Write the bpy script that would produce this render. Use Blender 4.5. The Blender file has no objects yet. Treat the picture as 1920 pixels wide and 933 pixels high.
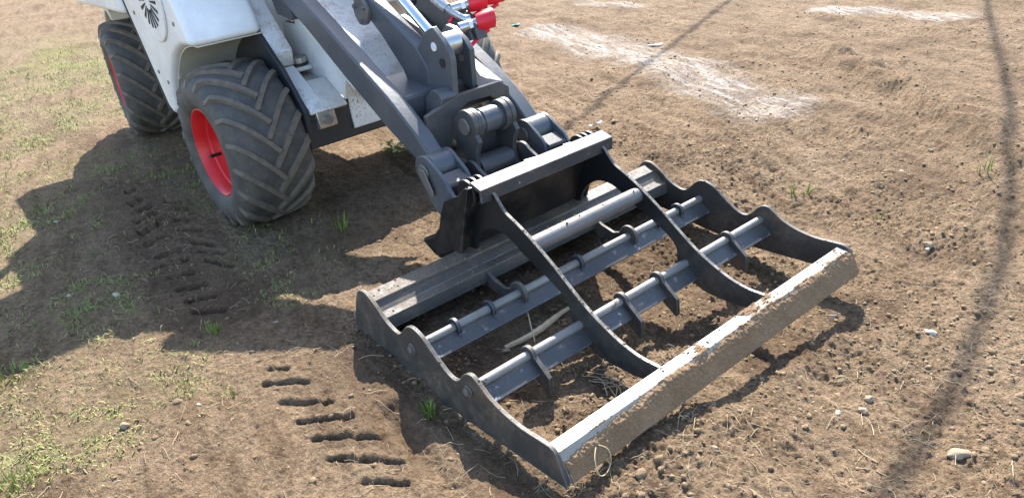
import bpy, math, random
import numpy as np
from mathutils import Matrix, Vector

random.seed(7)
rng = np.random.default_rng(11)
PI = math.pi
R = math.radians
scene = bpy.context.scene
col = scene.collection

# ------------------------------------------------------------------ camera
cam_d = bpy.data.cameras.new('camera')
cam = bpy.data.objects.new('camera', cam_d)
col.objects.link(cam)
CAM = Vector((2.3112, -1.0483, 1.6103))
RC = ((0.643256, 0.760194, -0.091255), (0.303899, -0.362895, -0.880882), (-0.702757, 0.5389, -0.464456))          # rows: right, down, forward
m = Matrix(((RC[0][0], -RC[1][0], -RC[2][0], CAM.x),
            (RC[0][1], -RC[1][1], -RC[2][1], CAM.y),
            (RC[0][2], -RC[1][2], -RC[2][2], CAM.z),
            (0, 0, 0, 1)))
cam.matrix_world = m
cam_d.sensor_width = 36.0
cam_d.lens = 36.0 * 1440 / 1920
cam_d.clip_start = 0.05
cam_d.clip_end = 500
scene.camera = cam

# ------------------------------------------------------------------ light
SUN_DIR = Vector((-0.75, 0.72, 1.0)).normalized()
sun_el = math.asin(SUN_DIR.z)
sun_rot = math.atan2(SUN_DIR.x, SUN_DIR.y)
world = bpy.data.worlds.new('World')
scene.world = world
world.use_nodes = True
wn = world.node_tree.nodes
bg = wn['Background']
sky = wn.new('ShaderNodeTexSky')
sky.sky_type = 'NISHITA'
sky.sun_disc = False
sky.sun_elevation = sun_el
sky.sun_rotation = sun_rot
world.node_tree.links.new(sky.outputs[0], bg.inputs[0])
bg.inputs[1].default_value = 0.15
sd = bpy.data.lights.new('sun', 'SUN')
sd.energy = 4.6
sd.angle = R(0.5)
sd.color = (1.0, 0.965, 0.905)
sun = bpy.data.objects.new('sun', sd)
sun.rotation_euler = (-SUN_DIR).to_track_quat('-Z', 'Y').to_euler()
sun.location = SUN_DIR * 30
col.objects.link(sun)
scene.view_settings.view_transform = 'Standard'
scene.view_settings.look = 'None'
scene.view_settings.exposure = 1.6
scene.view_settings.gamma = 1.0


# ------------------------------------------------------------------ materials
def nt(name):
    mt = bpy.data.materials.new(name)
    mt.use_nodes = True
    n = mt.node_tree
    return mt, n, n.nodes['Principled BSDF']


def noise(n, scale, detail=4, rough=0.6, vec=None):
    t = n.nodes.new('ShaderNodeTexNoise')
    t.inputs['Scale'].default_value = scale
    t.inputs['Detail'].default_value = detail
    t.inputs['Roughness'].default_value = rough
    if vec is None:
        tc = n.nodes.get('TC') or n.nodes.new('ShaderNodeTexCoord')
        tc.name = 'TC'
        vec = tc.outputs['Object']
    n.links.new(vec, t.inputs['Vector'])
    return t.outputs['Fac']


def ramp(n, fac, stops):
    r = n.nodes.new('ShaderNodeValToRGB')
    els = r.color_ramp.elements
    while len(els) < len(stops):
        els.new(0.5)
    for e, (p, c_) in zip(els, stops):
        e.position = p
        e.color = (c_[0], c_[1], c_[2], 1) if not isinstance(c_, (int, float)) else (c_, c_, c_, 1)
    n.links.new(fac, r.inputs[0])
    return r.outputs[0]


def mix(n, fac, a, b, mode='MIX'):
    x = n.nodes.new('ShaderNodeMix')
    x.data_type = 'RGBA'
    x.blend_type = mode
    for sock, v in ((x.inputs[0], fac), (x.inputs[6], a), (x.inputs[7], b)):
        if isinstance(v, (int, float)):
            sock.default_value = v
        elif isinstance(v, tuple):
            sock.default_value = (*v, 1)
        else:
            n.links.new(v, sock)
    return x.outputs[2]


def math_(n, op, a, b=0.0):
    x = n.nodes.new('ShaderNodeMath')
    x.operation = op
    for s, v in ((x.inputs[0], a), (x.inputs[1], b)):
        if isinstance(v, (int, float)):
            s.default_value = v
        else:
            n.links.new(v, s)
    return x.outputs[0]


def bump(n, h, strength, dist, bsdf):
    b = n.nodes.new('ShaderNodeBump')
    b.inputs['Strength'].default_value = strength
    b.inputs['Distance'].default_value = dist
    n.links.new(h, b.inputs['Height'])
    n.links.new(b.outputs[0], bsdf.inputs['Normal'])


def up_mask(n):
    g = n.nodes.new('ShaderNodeNewGeometry')
    s = n.nodes.new('ShaderNodeSeparateXYZ')
    n.links.new(g.outputs['Normal'], s.inputs[0])
    return s.outputs['Z']


DUST = (0.25, 0.18, 0.12)


def paint(name, base, rough=0.4, metallic=0.0, dust=0.35, dust_scale=9.0, wear=None, wear_cut=0.66, spec=0.5, updust=0.25, edge=0.0, edge_col=(0.42, 0.42, 0.42), rust=0.0):
    """paint with dust film, dried splashes and rubbed edges"""
    mt, n, b = nt(name)
    tone = ramp(n, noise(n, 3.0, 5), [(0.3, tuple(0.82 * v for v in base)), (0.7, tuple(min(1, 1.15 * v) for v in base))])
    colr = tone
    if wear:
        w = ramp(n, noise(n, 26.0, 8, 0.72), [(wear_cut, 0), (wear_cut + 0.05, 1)])
        w = math_(n, 'MULTIPLY', w, ramp(n, noise(n, 4.5, 4), [(0.47, 0.06), (0.6, 1)]))
        colr = mix(n, w, colr, wear)
    if rust:
        rm = math_(n, 'MULTIPLY', ramp(n, noise(n, 6.5, 7, 0.7), [(0.55, 0), (0.68, 1)]), ramp(n, noise(n, 75, 4, 0.7), [(0.4, 0.1), (0.65, 1)]))
        colr = mix(n, math_(n, 'MULTIPLY', rm, rust), colr, (0.17, 0.082, 0.04))
    if edge:
        bv = n.nodes.new('ShaderNodeBevel')
        bv.samples = 4
        bv.inputs['Radius'].default_value = 0.006
        ge = n.nodes.new('ShaderNodeNewGeometry')
        dt = n.nodes.new('ShaderNodeVectorMath')
        dt.operation = 'DOT_PRODUCT'
        n.links.new(bv.outputs[0], dt.inputs[0])
        n.links.new(ge.outputs['Normal'], dt.inputs[1])
        em = ramp(n, dt.outputs['Value'], [(0.90, 1), (0.985, 0)])
        em = math_(n, 'MULTIPLY', em, ramp(n, noise(n, 18, 6, 0.7), [(0.38, 0.1), (0.6, 1)]))
        colr = mix(n, math_(n, 'MULTIPLY', em, edge), colr, edge_col)
    big = ramp(n, noise(n, dust_scale, 8, 0.7), [(0.46, 0), (0.75, 1)])
    fine = ramp(n, noise(n, dust_scale * 14, 3, 0.7), [(0.4, 0.25), (0.7, 1)])
    dm = math_(n, 'MULTIPLY', big, fine)
    dm = math_(n, 'MULTIPLY', dm, dust)
    up = ramp(n, up_mask(n), [(0.5, 0), (0.98, 1)])
    dm2 = math_(n, 'MULTIPLY', math_(n, 'MULTIPLY', up, fine), updust)
    dm = math_(n, 'MINIMUM', math_(n, 'ADD', dm, dm2), 0.95)
    colr = mix(n, dm, colr, DUST)
    n.links.new(colr, b.inputs['Base Color'])
    b.inputs['Metallic'].default_value = metallic
    b.inputs['Specular IOR Level'].default_value = spec
    rr = math_(n, 'ADD', math_(n, 'MULTIPLY', dm, 0.5), math_(n, 'ADD', math_(n, 'MULTIPLY', noise(n, 40, 4), 0.22), rough - 0.11))
    n.links.new(rr, b.inputs['Roughness'])
    bump(n, math_(n, 'ADD', noise(n, 60, 5), math_(n, 'MULTIPLY', dm, 1.2)), 0.25, 0.0025, b)
    return mt


M = {}
M['black'] = paint('black_paint', (0.009, 0.0095, 0.011), 0.36, dust=0.3, wear=(0.11, 0.11, 0.115), wear_cut=0.69, updust=0.2, edge=0.3)
M['steel'] = paint('scuffed_dark_steel', (0.034, 0.037, 0.043), 0.47, metallic=0.1, dust=0.3, dust_scale=7, wear=(0.4, 0.4, 0.42), wear_cut=0.62, updust=0.04, edge=0.75, rust=0.4)
M['plate'] = paint('dusty_plate_steel', (0.050, 0.047, 0.043), 0.52, metallic=0.05, dust=0.85, dust_scale=5, wear=(0.3, 0.3, 0.3), wear_cut=0.69, updust=0.3, edge=0.75, rust=0.7)
M['bar'] = paint('blued_bar_steel', (0.066, 0.068, 0.072), 0.44, metallic=0.12, dust=0.55, dust_scale=8, wear=(0.55, 0.55, 0.56), wear_cut=0.59, updust=0.15, edge=0.75, rust=0.7)
M['bright'] = paint('rubbed_bright_steel', (0.25, 0.245, 0.24), 0.36, metallic=0.4, dust=0.75, dust_scale=11, wear=(0.12, 0.11, 0.1), wear_cut=0.68, updust=0.25)
M['rod'] = paint('rubbed_round_steel', (0.25, 0.245, 0.235), 0.5, metallic=0.3, dust=0.8, dust_scale=30, wear=(0.07, 0.066, 0.06), wear_cut=0.57, rust=0.6)
M['tube'] = paint('grey_round_tube', (0.15, 0.15, 0.155), 0.46, metallic=0.3, dust=0.8, dust_scale=26, wear=(0.045, 0.045, 0.048), wear_cut=0.6, rust=0.5)
M['grey'] = paint('blue_grey_paint', (0.080, 0.088, 0.100), 0.33, dust=0.36, dust_scale=6, wear=(0.2, 0.14, 0.11), wear_cut=0.735, updust=0.12, edge=0.5, edge_col=(0.3, 0.3, 0.31))
M['greydirty'] = paint('dirty_grey_paint', (0.055, 0.057, 0.060), 0.42, dust=0.45, dust_scale=8, wear=(0.22, 0.15, 0.11), wear_cut=0.73, edge=0.5, edge_col=(0.28, 0.26, 0.24))
M['frame'] = paint('charcoal_frame_paint', (0.028, 0.031, 0.037), 0.42, dust=0.15, updust=0.1)
M['pin'] = paint('greasy_pin_steel', (0.22, 0.21, 0.2), 0.42, metallic=0.6, dust=0.5, dust_scale=25, wear=(0.2, 0.1, 0.05), wear_cut=0.6)
M['red'] = paint('red_rim_paint', (0.68, 0.022, 0.028), 0.38, dust=0.1, updust=0.1)
M['redcap'] = paint('red_rubber_cap', (0.72, 0.012, 0.035), 0.42, dust=0.06, updust=0.0)
M['white'] = paint('white_panel_paint', (0.78, 0.785, 0.77), 0.22, dust=0.2, dust_scale=5, updust=0.05)
M['liner'] = paint('cream_inner_panel', (0.62, 0.59, 0.5), 0.5, dust=0.35, updust=0.1)
M['hole_shade'] = paint('painted_hole_shade', (0.012, 0.012, 0.013), 0.7, dust=0.05, updust=0)  # near-black colour standing in for the shade inside slots and holes
M['hose'] = paint('black_hose_rubber', (0.02, 0.02, 0.021), 0.5, dust=0.25)
M['chrome'] = paint('chromed_rod', (0.82, 0.83, 0.85), 0.08, metallic=1.0, dust=0.0, updust=0.0)
M['fitting'] = paint('zinc_fitting', (0.55, 0.55, 0.53), 0.3, metallic=0.85, dust=0.2, dust_scale=30, updust=0.05)
M['orange'] = paint('orange_print', (0.7, 0.16, 0.03), 0.5, dust=0.1, updust=0)
M['ink'] = paint('black_print', (0.015, 0.015, 0.015), 0.5, dust=0.05, updust=0)

mt, n, b = nt('scoured_black_paint')
sx_ = n.nodes.new('ShaderNodeSeparateXYZ')
tc_ = n.nodes.new('ShaderNodeTexCoord')
tc_.name = 'TC'
n.links.new(tc_.outputs['Object'], sx_.inputs[0])
wx_ = math_(n, 'ADD', math_(n, 'MULTIPLY', sx_.outputs['X'], 1.5), math_(n, 'MULTIPLY', noise(n, 5, 6), 1.1))
wm_ = ramp(n, wx_, [(0.42, 0), (0.85, 1)])
ns_ = ramp(n, noise(n, 30, 6, 0.7), [(0.35, 0.35), (0.7, 1)])
c_ = mix(n, math_(n, 'MULTIPLY', wm_, ns_), (0.010, 0.011, 0.012), (0.068, 0.064, 0.058))
up_ = ramp(n, up_mask(n), [(0.35, 0), (0.8, 1)])
c_ = mix(n, math_(n, 'MULTIPLY', up_, ramp(n, noise(n, 22, 6, 0.7), [(0.4, 0.15), (0.65, 0.9)])), c_, (0.36, 0.31, 0.25))
n.links.new(c_, b.inputs['Base Color'])
b.inputs['Roughness'].default_value = 0.45
bump(n, noise(n, 70, 5), 0.25, 0.0025, b)
M['arm'] = mt

# scuffed, soil-stained white deck
mt, n, b = nt('scuffed_white_deck')
base = ramp(n, noise(n, 5, 5), [(0.3, (0.66, 0.655, 0.64)), (0.7, (0.8, 0.8, 0.79))])
sp = ramp(n, noise(n, 85, 4, 0.75), [(0.56, 0), (0.63, 1)])
spz = ramp(n, noise(n, 3.2, 4), [(0.42, 0.05), (0.62, 0.9)])
c1 = mix(n, math_(n, 'MULTIPLY', sp, spz), base, (0.06, 0.055, 0.05))
mp = n.nodes.new('ShaderNodeMapping')
mp.inputs['Scale'].default_value = (3, 26, 3)
n.links.new(n.nodes['TC'].outputs['Object'], mp.inputs[0])
sc = ramp(n, noise(n, 6, 6, 0.7, mp.outputs[0]), [(0.63, 0), (0.67, 1)])
c2 = mix(n, math_(n, 'MULTIPLY', sc, 0.75), c1, (0.12, 0.1, 0.085))
st = ramp(n, noise(n, 7, 7, 0.65), [(0.5, 0), (0.68, 1)])
c3 = mix(n, math_(n, 'MULTIPLY', st, 0.7), c2, (0.34, 0.23, 0.14))
n.links.new(c3, b.inputs['Base Color'])
b.inputs['Roughness'].default_value = 0.42
bump(n, noise(n, 90, 4), 0.15, 0.002, b)
M['deck'] = mt
M['tray'] = paint('dirty_white_tray', (0.6, 0.58, 0.54), 0.6, dust=1.0, dust_scale=5, wear=(0.1, 0.07, 0.05), wear_cut=0.6, updust=0.8)
M['stained'] = paint('stained_white_step', (0.68, 0.67, 0.64), 0.5, dust=0.95, dust_scale=11, wear=(0.1, 0.075, 0.055), wear_cut=0.62, updust=0.25)

# rubber
mt, n, b = nt('dusty_tyre_rubber')
base = ramp(n, noise(n, 6, 5), [(0.3, (0.055, 0.053, 0.05)), (0.7, (0.09, 0.085, 0.078))])
d1 = ramp(n, noise(n, 11, 8, 0.72), [(0.42, 0), (0.72, 1)])
d2 = ramp(n, noise(n, 120, 3, 0.7), [(0.35, 0.2), (0.75, 1)])
c1 = mix(n, math_(n, 'MULTIPLY', math_(n, 'MULTIPLY', d1, d2), 0.85), base, (0.2, 0.17, 0.135))
fl = ramp(n, noise(n, 48, 5, 0.7), [(0.68, 0), (0.72, 1)])
c2 = mix(n, math_(n, 'MULTIPLY', fl, 0.35), c1, (0.32, 0.3, 0.27))
n.links.new(c2, b.inputs['Base Color'])
b.inputs['Roughness'].default_value = 0.68
b.inputs['Specular IOR Level'].default_value = 0.35
bump(n, noise(n, 70, 6), 0.3, 0.003, b)
M['rubber'] = mt
mt, n, b = nt('worn_tread_rubber')
base = ramp(n, noise(n, 14, 6), [(0.32, (0.085, 0.075, 0.064)), (0.68, (0.185, 0.15, 0.112))])
g = n.nodes.new('ShaderNodeNewGeometry')
n.links.new(mix(n, math_(n, 'MULTIPLY', ramp(n, noise(n, 160, 2), [(0.4, 0), (0.7, 1)]), 0.4), base, (0.24, 0.19, 0.14)), b.inputs['Base Color'])
b.inputs['Roughness'].default_value = 0.75
bump(n, noise(n, 90, 6), 0.35, 0.003, b)
M['tread'] = mt


def soil_nodes(n, dark, mid, pale, obj_scale=1.0):
    a = noise(n, 2.2 * obj_scale, 8, 0.62)
    c_ = ramp(n, a, [(0.30, dark), (0.5, mid), (0.68, pale)])
    f = noise(n, 90 * obj_scale, 6, 0.72)
    c_ = mix(n, 0.65, c_, ramp(n, f, [(0.3, tuple(0.38 * v for v in mid)), (0.5, mid), (0.7, tuple(min(1, 1.35 * v) for v in pale))]))
    return c_, f


SOIL_D, SOIL_M, SOIL_P = (0.137, 0.088, 0.052), (0.242, 0.165, 0.101), (0.345, 0.252, 0.166)

mt, n, b = nt('dry_graded_soil')
c_, f = soil_nodes(n, SOIL_D, SOIL_M, SOIL_P)


def attr(n, name):
    a = n.nodes.new('ShaderNodeAttribute')
    a.attribute_name = name
    return a.outputs['Fac']


mps = n.nodes.new('ShaderNodeMapping')
mps.inputs['Scale'].default_value = (1.6, 11, 4)
mpr = n.nodes.new('ShaderNodeMapping')
mpr.inputs['Rotation'].default_value = (0, 0, R(12))
n.links.new(n.nodes['TC'].outputs['Object'], mpr.inputs[0])
n.links.new(mpr.outputs[0], mps.inputs[0])
stk_ = ramp(n, noise(n, 1.0, 7, 0.68, mps.outputs[0]), [(0.36, (0.66, 0.62, 0.58)), (0.5, (1, 1, 1)), (0.66, (1.16, 1.15, 1.13))])
c_ = mix(n, 0.8, c_, stk_, 'MULTIPLY')
mid_ = ramp(n, noise(n, 22, 6, 0.72), [(0.36, (0.55, 0.52, 0.49)), (0.5, (1, 1, 1)), (0.66, (1.15, 1.14, 1.12))])
c_ = mix(n, 0.85, c_, mid_, 'MULTIPLY')
speck = ramp(n, noise(n, 210, 3, 0.7), [(0.66, 0), (0.72, 1)])
c_ = mix(n, math_(n, 'MULTIPLY', speck, 0.5), c_, (0.5, 0.4, 0.29))
th = ramp(n, noise(n, 34, 8, 0.75), [(0.38, 0), (0.6, 1)])
thatch = ramp(n, noise(n, 60, 5, 0.7), [(0.35, (0.15, 0.135, 0.06)), (0.65, (0.30, 0.26, 0.135))])
c_ = mix(n, math_(n, 'MULTIPLY', math_(n, 'MULTIPLY', attr(n, 'thatch'), th), 0.6), c_, thatch)
c_ = mix(n, math_(n, 'MULTIPLY', math_(n, 'MULTIPLY', attr(n, 'green'), th), 0.8), c_, (0.21, 0.23, 0.055))
moist = attr(n, 'moist')
c_ = mix(n, math_(n, 'MULTIPLY', moist, 0.6), c_, (0.10, 0.060, 0.037))
mp = n.nodes.new('ShaderNodeMapping')
mp.inputs['Scale'].default_value = (2.6, 20, 5)
mp0 = n.nodes.new('ShaderNodeMapping')
mp0.inputs['Rotation'].default_value = (0, 0, R(15))
n.links.new(n.nodes['TC'].outputs['Object'], mp0.inputs[0])
n.links.new(mp0.outputs[0], mp.inputs[0])
ch = ramp(n, noise(n, 1.0, 9, 0.7, mp.outputs[0]), [(0.47, 0), (0.60, 1)])
ch = math_(n, 'MULTIPLY', ch, ramp(n, noise(n, 55, 6, 0.75), [(0.36, 0.1), (0.56, 1)]))
c_ = mix(n, math_(n, 'MULTIPLY', attr(n, 'chalk'), math_(n, 'ADD', math_(n, 'MULTIPLY', ch, 0.75), 0.18)), c_, (0.60, 0.555, 0.50))
n.links.new(c_, b.inputs['Base Color'])
b.inputs['Roughness'].default_value = 0.95
b.inputs['Specular IOR Level'].default_value = 0.15
bump(n, math_(n, 'ADD', math_(n, 'ADD', f, noise(n, 190, 4, 0.7)), math_(n, 'MULTIPLY', noise(n, 24, 5, 0.7), 2.6)), 1.0, 0.013, b)
M['soil'] = mt

mt, n, b = nt('loose_clod_soil')
c_, f = soil_nodes(n, (0.175, 0.118, 0.070), (0.265, 0.186, 0.114), (0.37, 0.278, 0.182), 1.5)
n.links.new(c_, b.inputs['Base Color'])
b.inputs['Roughness'].default_value = 0.95
b.inputs['Specular IOR Level'].default_value = 0.15
bump(n, f, 1.0, 0.008, b)
M['clod'] = mt

mt, n, b = nt('caked_soil')
c_, f = soil_nodes(n, (0.19, 0.118, 0.066), (0.275, 0.180, 0.106), (0.36, 0.252, 0.158), 3)
n.links.new(c_, b.inputs['Base Color'])
b.inputs['Roughness'].default_value = 0.95
b.inputs['Specular IOR Level'].default_value = 0.15
bump(n, f, 0.9, 0.005, b)
M['caked'] = mt


def simple(name, c1, c2, rough=0.8, scale=20, transl=0.0):
    mt, n, b = nt(name)
    n.links.new(ramp(n, noise(n, scale, 5), [(0.3, c1), (0.7, c2)]), b.inputs['Base Color'])
    b.inputs['Roughness'].default_value = rough
    b.inputs['Specular IOR Level'].default_value = 0.25
    bump(n, noise(n, scale * 4, 5), 0.4, 0.003, b)
    return mt


M['grass'] = simple('short_grass', (0.12, 0.165, 0.03), (0.36, 0.33, 0.13), 0.7, 16.0)
M['tuft'] = simple('fresh_grass', (0.13, 0.21, 0.03), (0.27, 0.34, 0.07), 0.6, 14)
M['leaf'] = simple('weed_leaf', (0.13, 0.22, 0.03), (0.28, 0.37, 0.07), 0.5, 20)
M['straw'] = simple('dry_straw', (0.30, 0.22, 0.13), (0.55, 0.45, 0.29), 0.8, 3)
M['root'] = simple('pale_root', (0.45, 0.33, 0.19), (0.62, 0.49, 0.32), 0.8, 40)
M['stone'] = simple('buff_stone', (0.24, 0.175, 0.115), (0.38, 0.29, 0.2), 0.85, 18)
M['palestone'] = simple('pale_stone', (0.34, 0.29, 0.22), (0.5, 0.44, 0.36), 0.8, 25)
M['marker'] = simple('white_pin_cap', (0.66, 0.66, 0.64), (0.75, 0.75, 0.73), 0.5, 25)
M['litter'] = simple('white_scrap', (0.72, 0.72, 0.7), (0.82, 0.82, 0.8), 0.6, 20)
M['teal'] = simple('teal_scrap', (0.04, 0.35, 0.38), (0.08, 0.5, 0.5), 0.5, 30)
M['cable'] = simple('black_cable', (0.02, 0.02, 0.02), (0.03, 0.03, 0.03), 0.6, 10)

# ------------------------------------------------------------------ mesh helpers
WORLD = {}      # world origin of every object made here


class MB:
    def __init__(self):
        self.v, self.f = [], []

    def add(self, vs, fs):
        o = len(self.v)
        self.v += [tuple(p) for p in vs]
        self.f += [tuple(i + o for i in q) for q in fs]
        return self

    def prism(self, prof, a, b, axis='y'):
        """polygon (two coordinates) extruded along an axis from a to b"""
        ar = sum(prof[i][0] * prof[(i + 1) % len(prof)][1] - prof[(i + 1) % len(prof)][0] * prof[i][1] for i in range(len(prof)))
        if ar < 0:
            prof = prof[::-1]
        n_ = len(prof)

        def pt(p, t):
            return (p[0], t, p[1]) if axis == 'y' else ((t, p[0], p[1]) if axis == 'x' else (p[0], p[1], t))
        vs = [pt(p, a) for p in prof] + [pt(p, b) for p in prof]
        fs = [tuple(range(n_)), tuple(range(2 * n_ - 1, n_ - 1, -1))]
        fs += [(i, i + n_, (i + 1) % n_ + n_, (i + 1) % n_) for i in range(n_)]
        if axis == 'y':
            pass
        else:
            fs = [q[::-1] for q in fs]
        return self.add(vs, fs)

    def box(self, x0, x1, y0, y1, z0, z1):
        return self.prism([(x0, z0), (x1, z0), (x1, z1), (x0, z1)], y0, y1)

    def tube(self, pts, r, seg=14, caps=True):
        pts = [Vector(p) for p in pts]
        rr = r if isinstance(r, (list, tuple)) else [r] * len(pts)
        vs, fs = [], []
        nrm = None
        for i, p in enumerate(pts):
            t = (pts[min(i + 1, len(pts) - 1)] - pts[max(i - 1, 0)]).normalized()
            if nrm is None:
                nrm = t.orthogonal().normalized()
            nrm = (nrm - t * nrm.dot(t)).normalized()
            bn = t.cross(nrm)
            for k in range(seg):
                a = 2 * PI * k / seg
                vs.append(p + (nrm * math.cos(a) + bn * math.sin(a)) * rr[i])
        for i in range(len(pts) - 1):
            for k in range(seg):
                k2 = (k + 1) % seg
                fs.append((i * seg + k, i * seg + k2, (i + 1) * seg + k2, (i + 1) * seg + k))
        if caps:
            fs.append(tuple(range(seg - 1, -1, -1)))
            fs.append(tuple((len(pts) - 1) * seg + k for k in range(seg)))
        return self.add(vs, fs)

    def lathe_y(self, prof, seg=64, closed=False):
        """(y, r) profile turned round the y axis"""
        vs = [(r * math.cos(2 * PI * k / seg), y, r * math.sin(2 * PI * k / seg)) for (y, r) in prof for k in range(seg)]
        fs = []
        n_ = len(prof)
        for i in range(n_ if closed else n_ - 1):
            j = (i + 1) % n_
            for k in range(seg):
                k2 = (k + 1) % seg
                fs.append((i * seg + k, i * seg + k2, j * seg + k2, j * seg + k))
        return self.add(vs, fs)

    def xf(self, fn):
        self.v = [tuple(fn(Vector(p))) for p in self.v]
        return self

    def build(self, name, mat, parent=None, bevel=0.0, seg=2, smooth=True, origin=None, angle=35):
        me = bpy.data.meshes.new(name)
        P_ = np.array(self.v, float)
        if origin is None:
            org = Vector(((P_.min(0) + P_.max(0)) / 2).tolist())
        else:
            org = Vector(origin)
        me.from_pydata((P_ - np.array(org)).tolist(), [], self.f)
        me.update()
        me.materials.append(mat)
        o = bpy.data.objects.new(name, me)
        col.objects.link(o)
        if smooth:
            me.polygons.foreach_set('use_smooth', [True] * len(me.polygons))
            me.set_sharp_from_angle(angle=R(angle))
        if bevel:
            bm_ = o.modifiers.new('bevel', 'BEVEL')
            bm_.width = bevel
            bm_.segments = seg
            bm_.limit_method = 'ANGLE'
            bm_.angle_limit = R(35)
            bm_.harden_normals = True
        place(o, org, parent)
        return o


def place(o, org, parent):
    WORLD[o.name] = org
    if parent is not None:
        o.parent = parent
        o.location = org - WORLD[parent.name]
    else:
        o.location = org


def empty(name, loc, label, cat, group=None):
    o = bpy.data.objects.new(name, None)
    o.empty_display_size = 0.2
    col.objects.link(o)
    o.location = loc
    WORLD[o.name] = Vector(loc)
    tag(o, label, cat, group)
    return o


def tag(o, label=None, cat=None, group=None, kind=None):
    for k, v in (('label', label), ('category', cat), ('group', group), ('kind', kind)):
        if v:
            o[k] = v
    return o


def spline(pts, sub=5):
    out = []
    for i in range(len(pts) - 1):
        p0 = pts[max(i - 1, 0)]
        p1, p2 = pts[i], pts[i + 1]
        p3 = pts[min(i + 2, len(pts) - 1)]
        for k in range(sub):
            t = k / sub
            out.append(tuple(0.5 * (2 * b_ + (c_ - a_) * t + (2 * a_ - 5 * b_ + 4 * c_ - d_) * t * t + (3 * b_ - a_ - 3 * c_ + d_) * t ** 3)
                             for a_, b_, c_, d_ in zip(p0, p1, p2, p3)))
    out.append(tuple(pts[-1]))
    return out


def arc(cx, cz, r, a0, a1, n_=14):
    return [(cx + r * math.cos(R(a0 + (a1 - a0) * i / n_)), cz + r * math.sin(R(a0 + (a1 - a0) * i / n_))) for i in range(n_ + 1)]


def mesh_np(name, V, F, mat, smooth=False):
    """V (n,3), F (m,k) arrays of one polygon size"""
    me = bpy.data.meshes.new(name)
    me.vertices.add(len(V))
    me.vertices.foreach_set('co', V.astype(np.float32).ravel())
    k = F.shape[1]
    me.loops.add(F.size)
    me.loops.foreach_set('vertex_index', F.astype(np.int32).ravel())
    me.polygons.add(len(F))
    me.polygons.foreach_set('loop_start', np.arange(0, F.size, k, dtype=np.int32))
    me.polygons.foreach_set('loop_total', np.full(len(F), k, dtype=np.int32))
    if smooth:
        me.polygons.foreach_set('use_smooth', np.ones(len(F), dtype=bool))
    me.update(calc_edges=True)
    me.materials.append(mat)
    o = bpy.data.objects.new(name, me)
    col.objects.link(o)
    WORLD[o.name] = Vector((0, 0, 0))
    return o


# ------------------------------------------------------------------ ground
_perm = np.random.default_rng(5).permutation(512)


def perlin(x, y, seed=0):
    x = np.asarray(x, float)
    y = np.asarray(y, float)
    xi = np.floor(x).astype(int)
    yi = np.floor(y).astype(int)
    xf, yf = x - xi, y - yi
    u = xf * xf * xf * (xf * (xf * 6 - 15) + 10)
    v = yf * yf * yf * (yf * (yf * 6 - 15) + 10)

    def g(ix, iy, dx, dy):
        h = _perm[(_perm[(ix + seed * 17) % 512] + iy) % 512] * (2 * PI / 512)
        return np.cos(h) * dx + np.sin(h) * dy
    a = g(xi, yi, xf, yf)
    b_ = g(xi + 1, yi, xf - 1, yf)
    c_ = g(xi, yi + 1, xf, yf - 1)
    d_ = g(xi + 1, yi + 1, xf - 1, yf - 1)
    return 1.5 * ((a + (b_ - a) * u) * (1 - v) + (c_ + (d_ - c_) * u) * v)


def fbm(x, y, f, octv=4, seed=0, gain=0.5):
    s, a = 0, 1.0
    for k in range(octv):
        s = s + a * perlin(x * f, y * f, seed + k)
        f *= 2.03
        a *= gain
    return s


def sst(a, b_, x):
    t = np.clip((x - a) / (b_ - a), 0, 1)
    return t * t * (3 - 2 * t)


def segd(x, y, p, q):
    px, py = q[0] - p[0], q[1] - p[1]
    L = px * px + py * py
    t = np.clip(((x - p[0]) * px + (y - p[1]) * py) / L, 0, 1)
    return np.hypot(x - p[0] - t * px, y - p[1] - t * py), t


GROOVES = [((-0.113, -0.373), (-0.035, -0.315)), ((-0.038, -0.427), (0.082, -0.299)), ((0.091, -0.431), (0.231, -0.284)),
           ((0.227, -0.427), (0.358, -0.273)), ((0.336, -0.428), (0.493, -0.259)), ((0.452, -0.441), (0.631, -0.257)),
           ((0.607, -0.406), (0.716, -0.297))]
TRACK2 = [((-2.234, -0.266), (-2.277, -0.179)), ((-2.097, -0.29), (-2.113, -0.169)), ((-1.929, -0.324), (-1.967, -0.185)),
          ((-1.76, -0.346), (-1.804, -0.222)), ((-1.6, -0.367), (-1.616, -0.228)), ((-1.428, -0.368), (-1.409, -0.244)),
          ((-1.288, -0.387), (-1.256, -0.257)), ((-1.135, -0.399), (-1.086, -0.28)), ((-2.424, -0.227), (-2.458, -0.156)),
          ((-0.986, -0.413), (-0.943, -0.283))]
TRACK2 += [((p[0] - .02, p[1] + .20), (q[0] + .10, q[1] + .15)) for p, q in TRACK2[1:8]]
TRACK2 += [((-.85, -.42), (-.79, -.30)), ((-.72, -.43), (-.64, -.31))]
TRACK4 = [((.40, -.30), (.52, -.36)), ((.47, -.24), (.60, -.31)), ((.27, -.27), (.38, -.33)), ((.56, -.20), (.68, -.27)), ((.62, -.47), (.72, -.54)), ((.15, -.28), (.24, -.33))]
TRACK3 = [((1.40, 0.668), (1.60, 0.615)), ((1.45, 0.71), (1.60, 0.685)), ((1.41, 0.60), (1.52, 0.57))]


def churn_mask(x, y):
    """where the machine has broken the surface into crumbs"""
    inside = sst(-0.15, 0.1, x) * sst(1.35, 1.1, x) * sst(-0.1, 0.05, y) * sst(1.75, 1.55, y)
    right = sst(0.2, 1.2, y + 0.35 * np.minimum(x, 0.8) + 0.3 * fbm(x, y, 0.6, 2, 40))
    return np.clip(0.9 * inside + 0.85 * right + 0.25, 0, 1)


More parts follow.
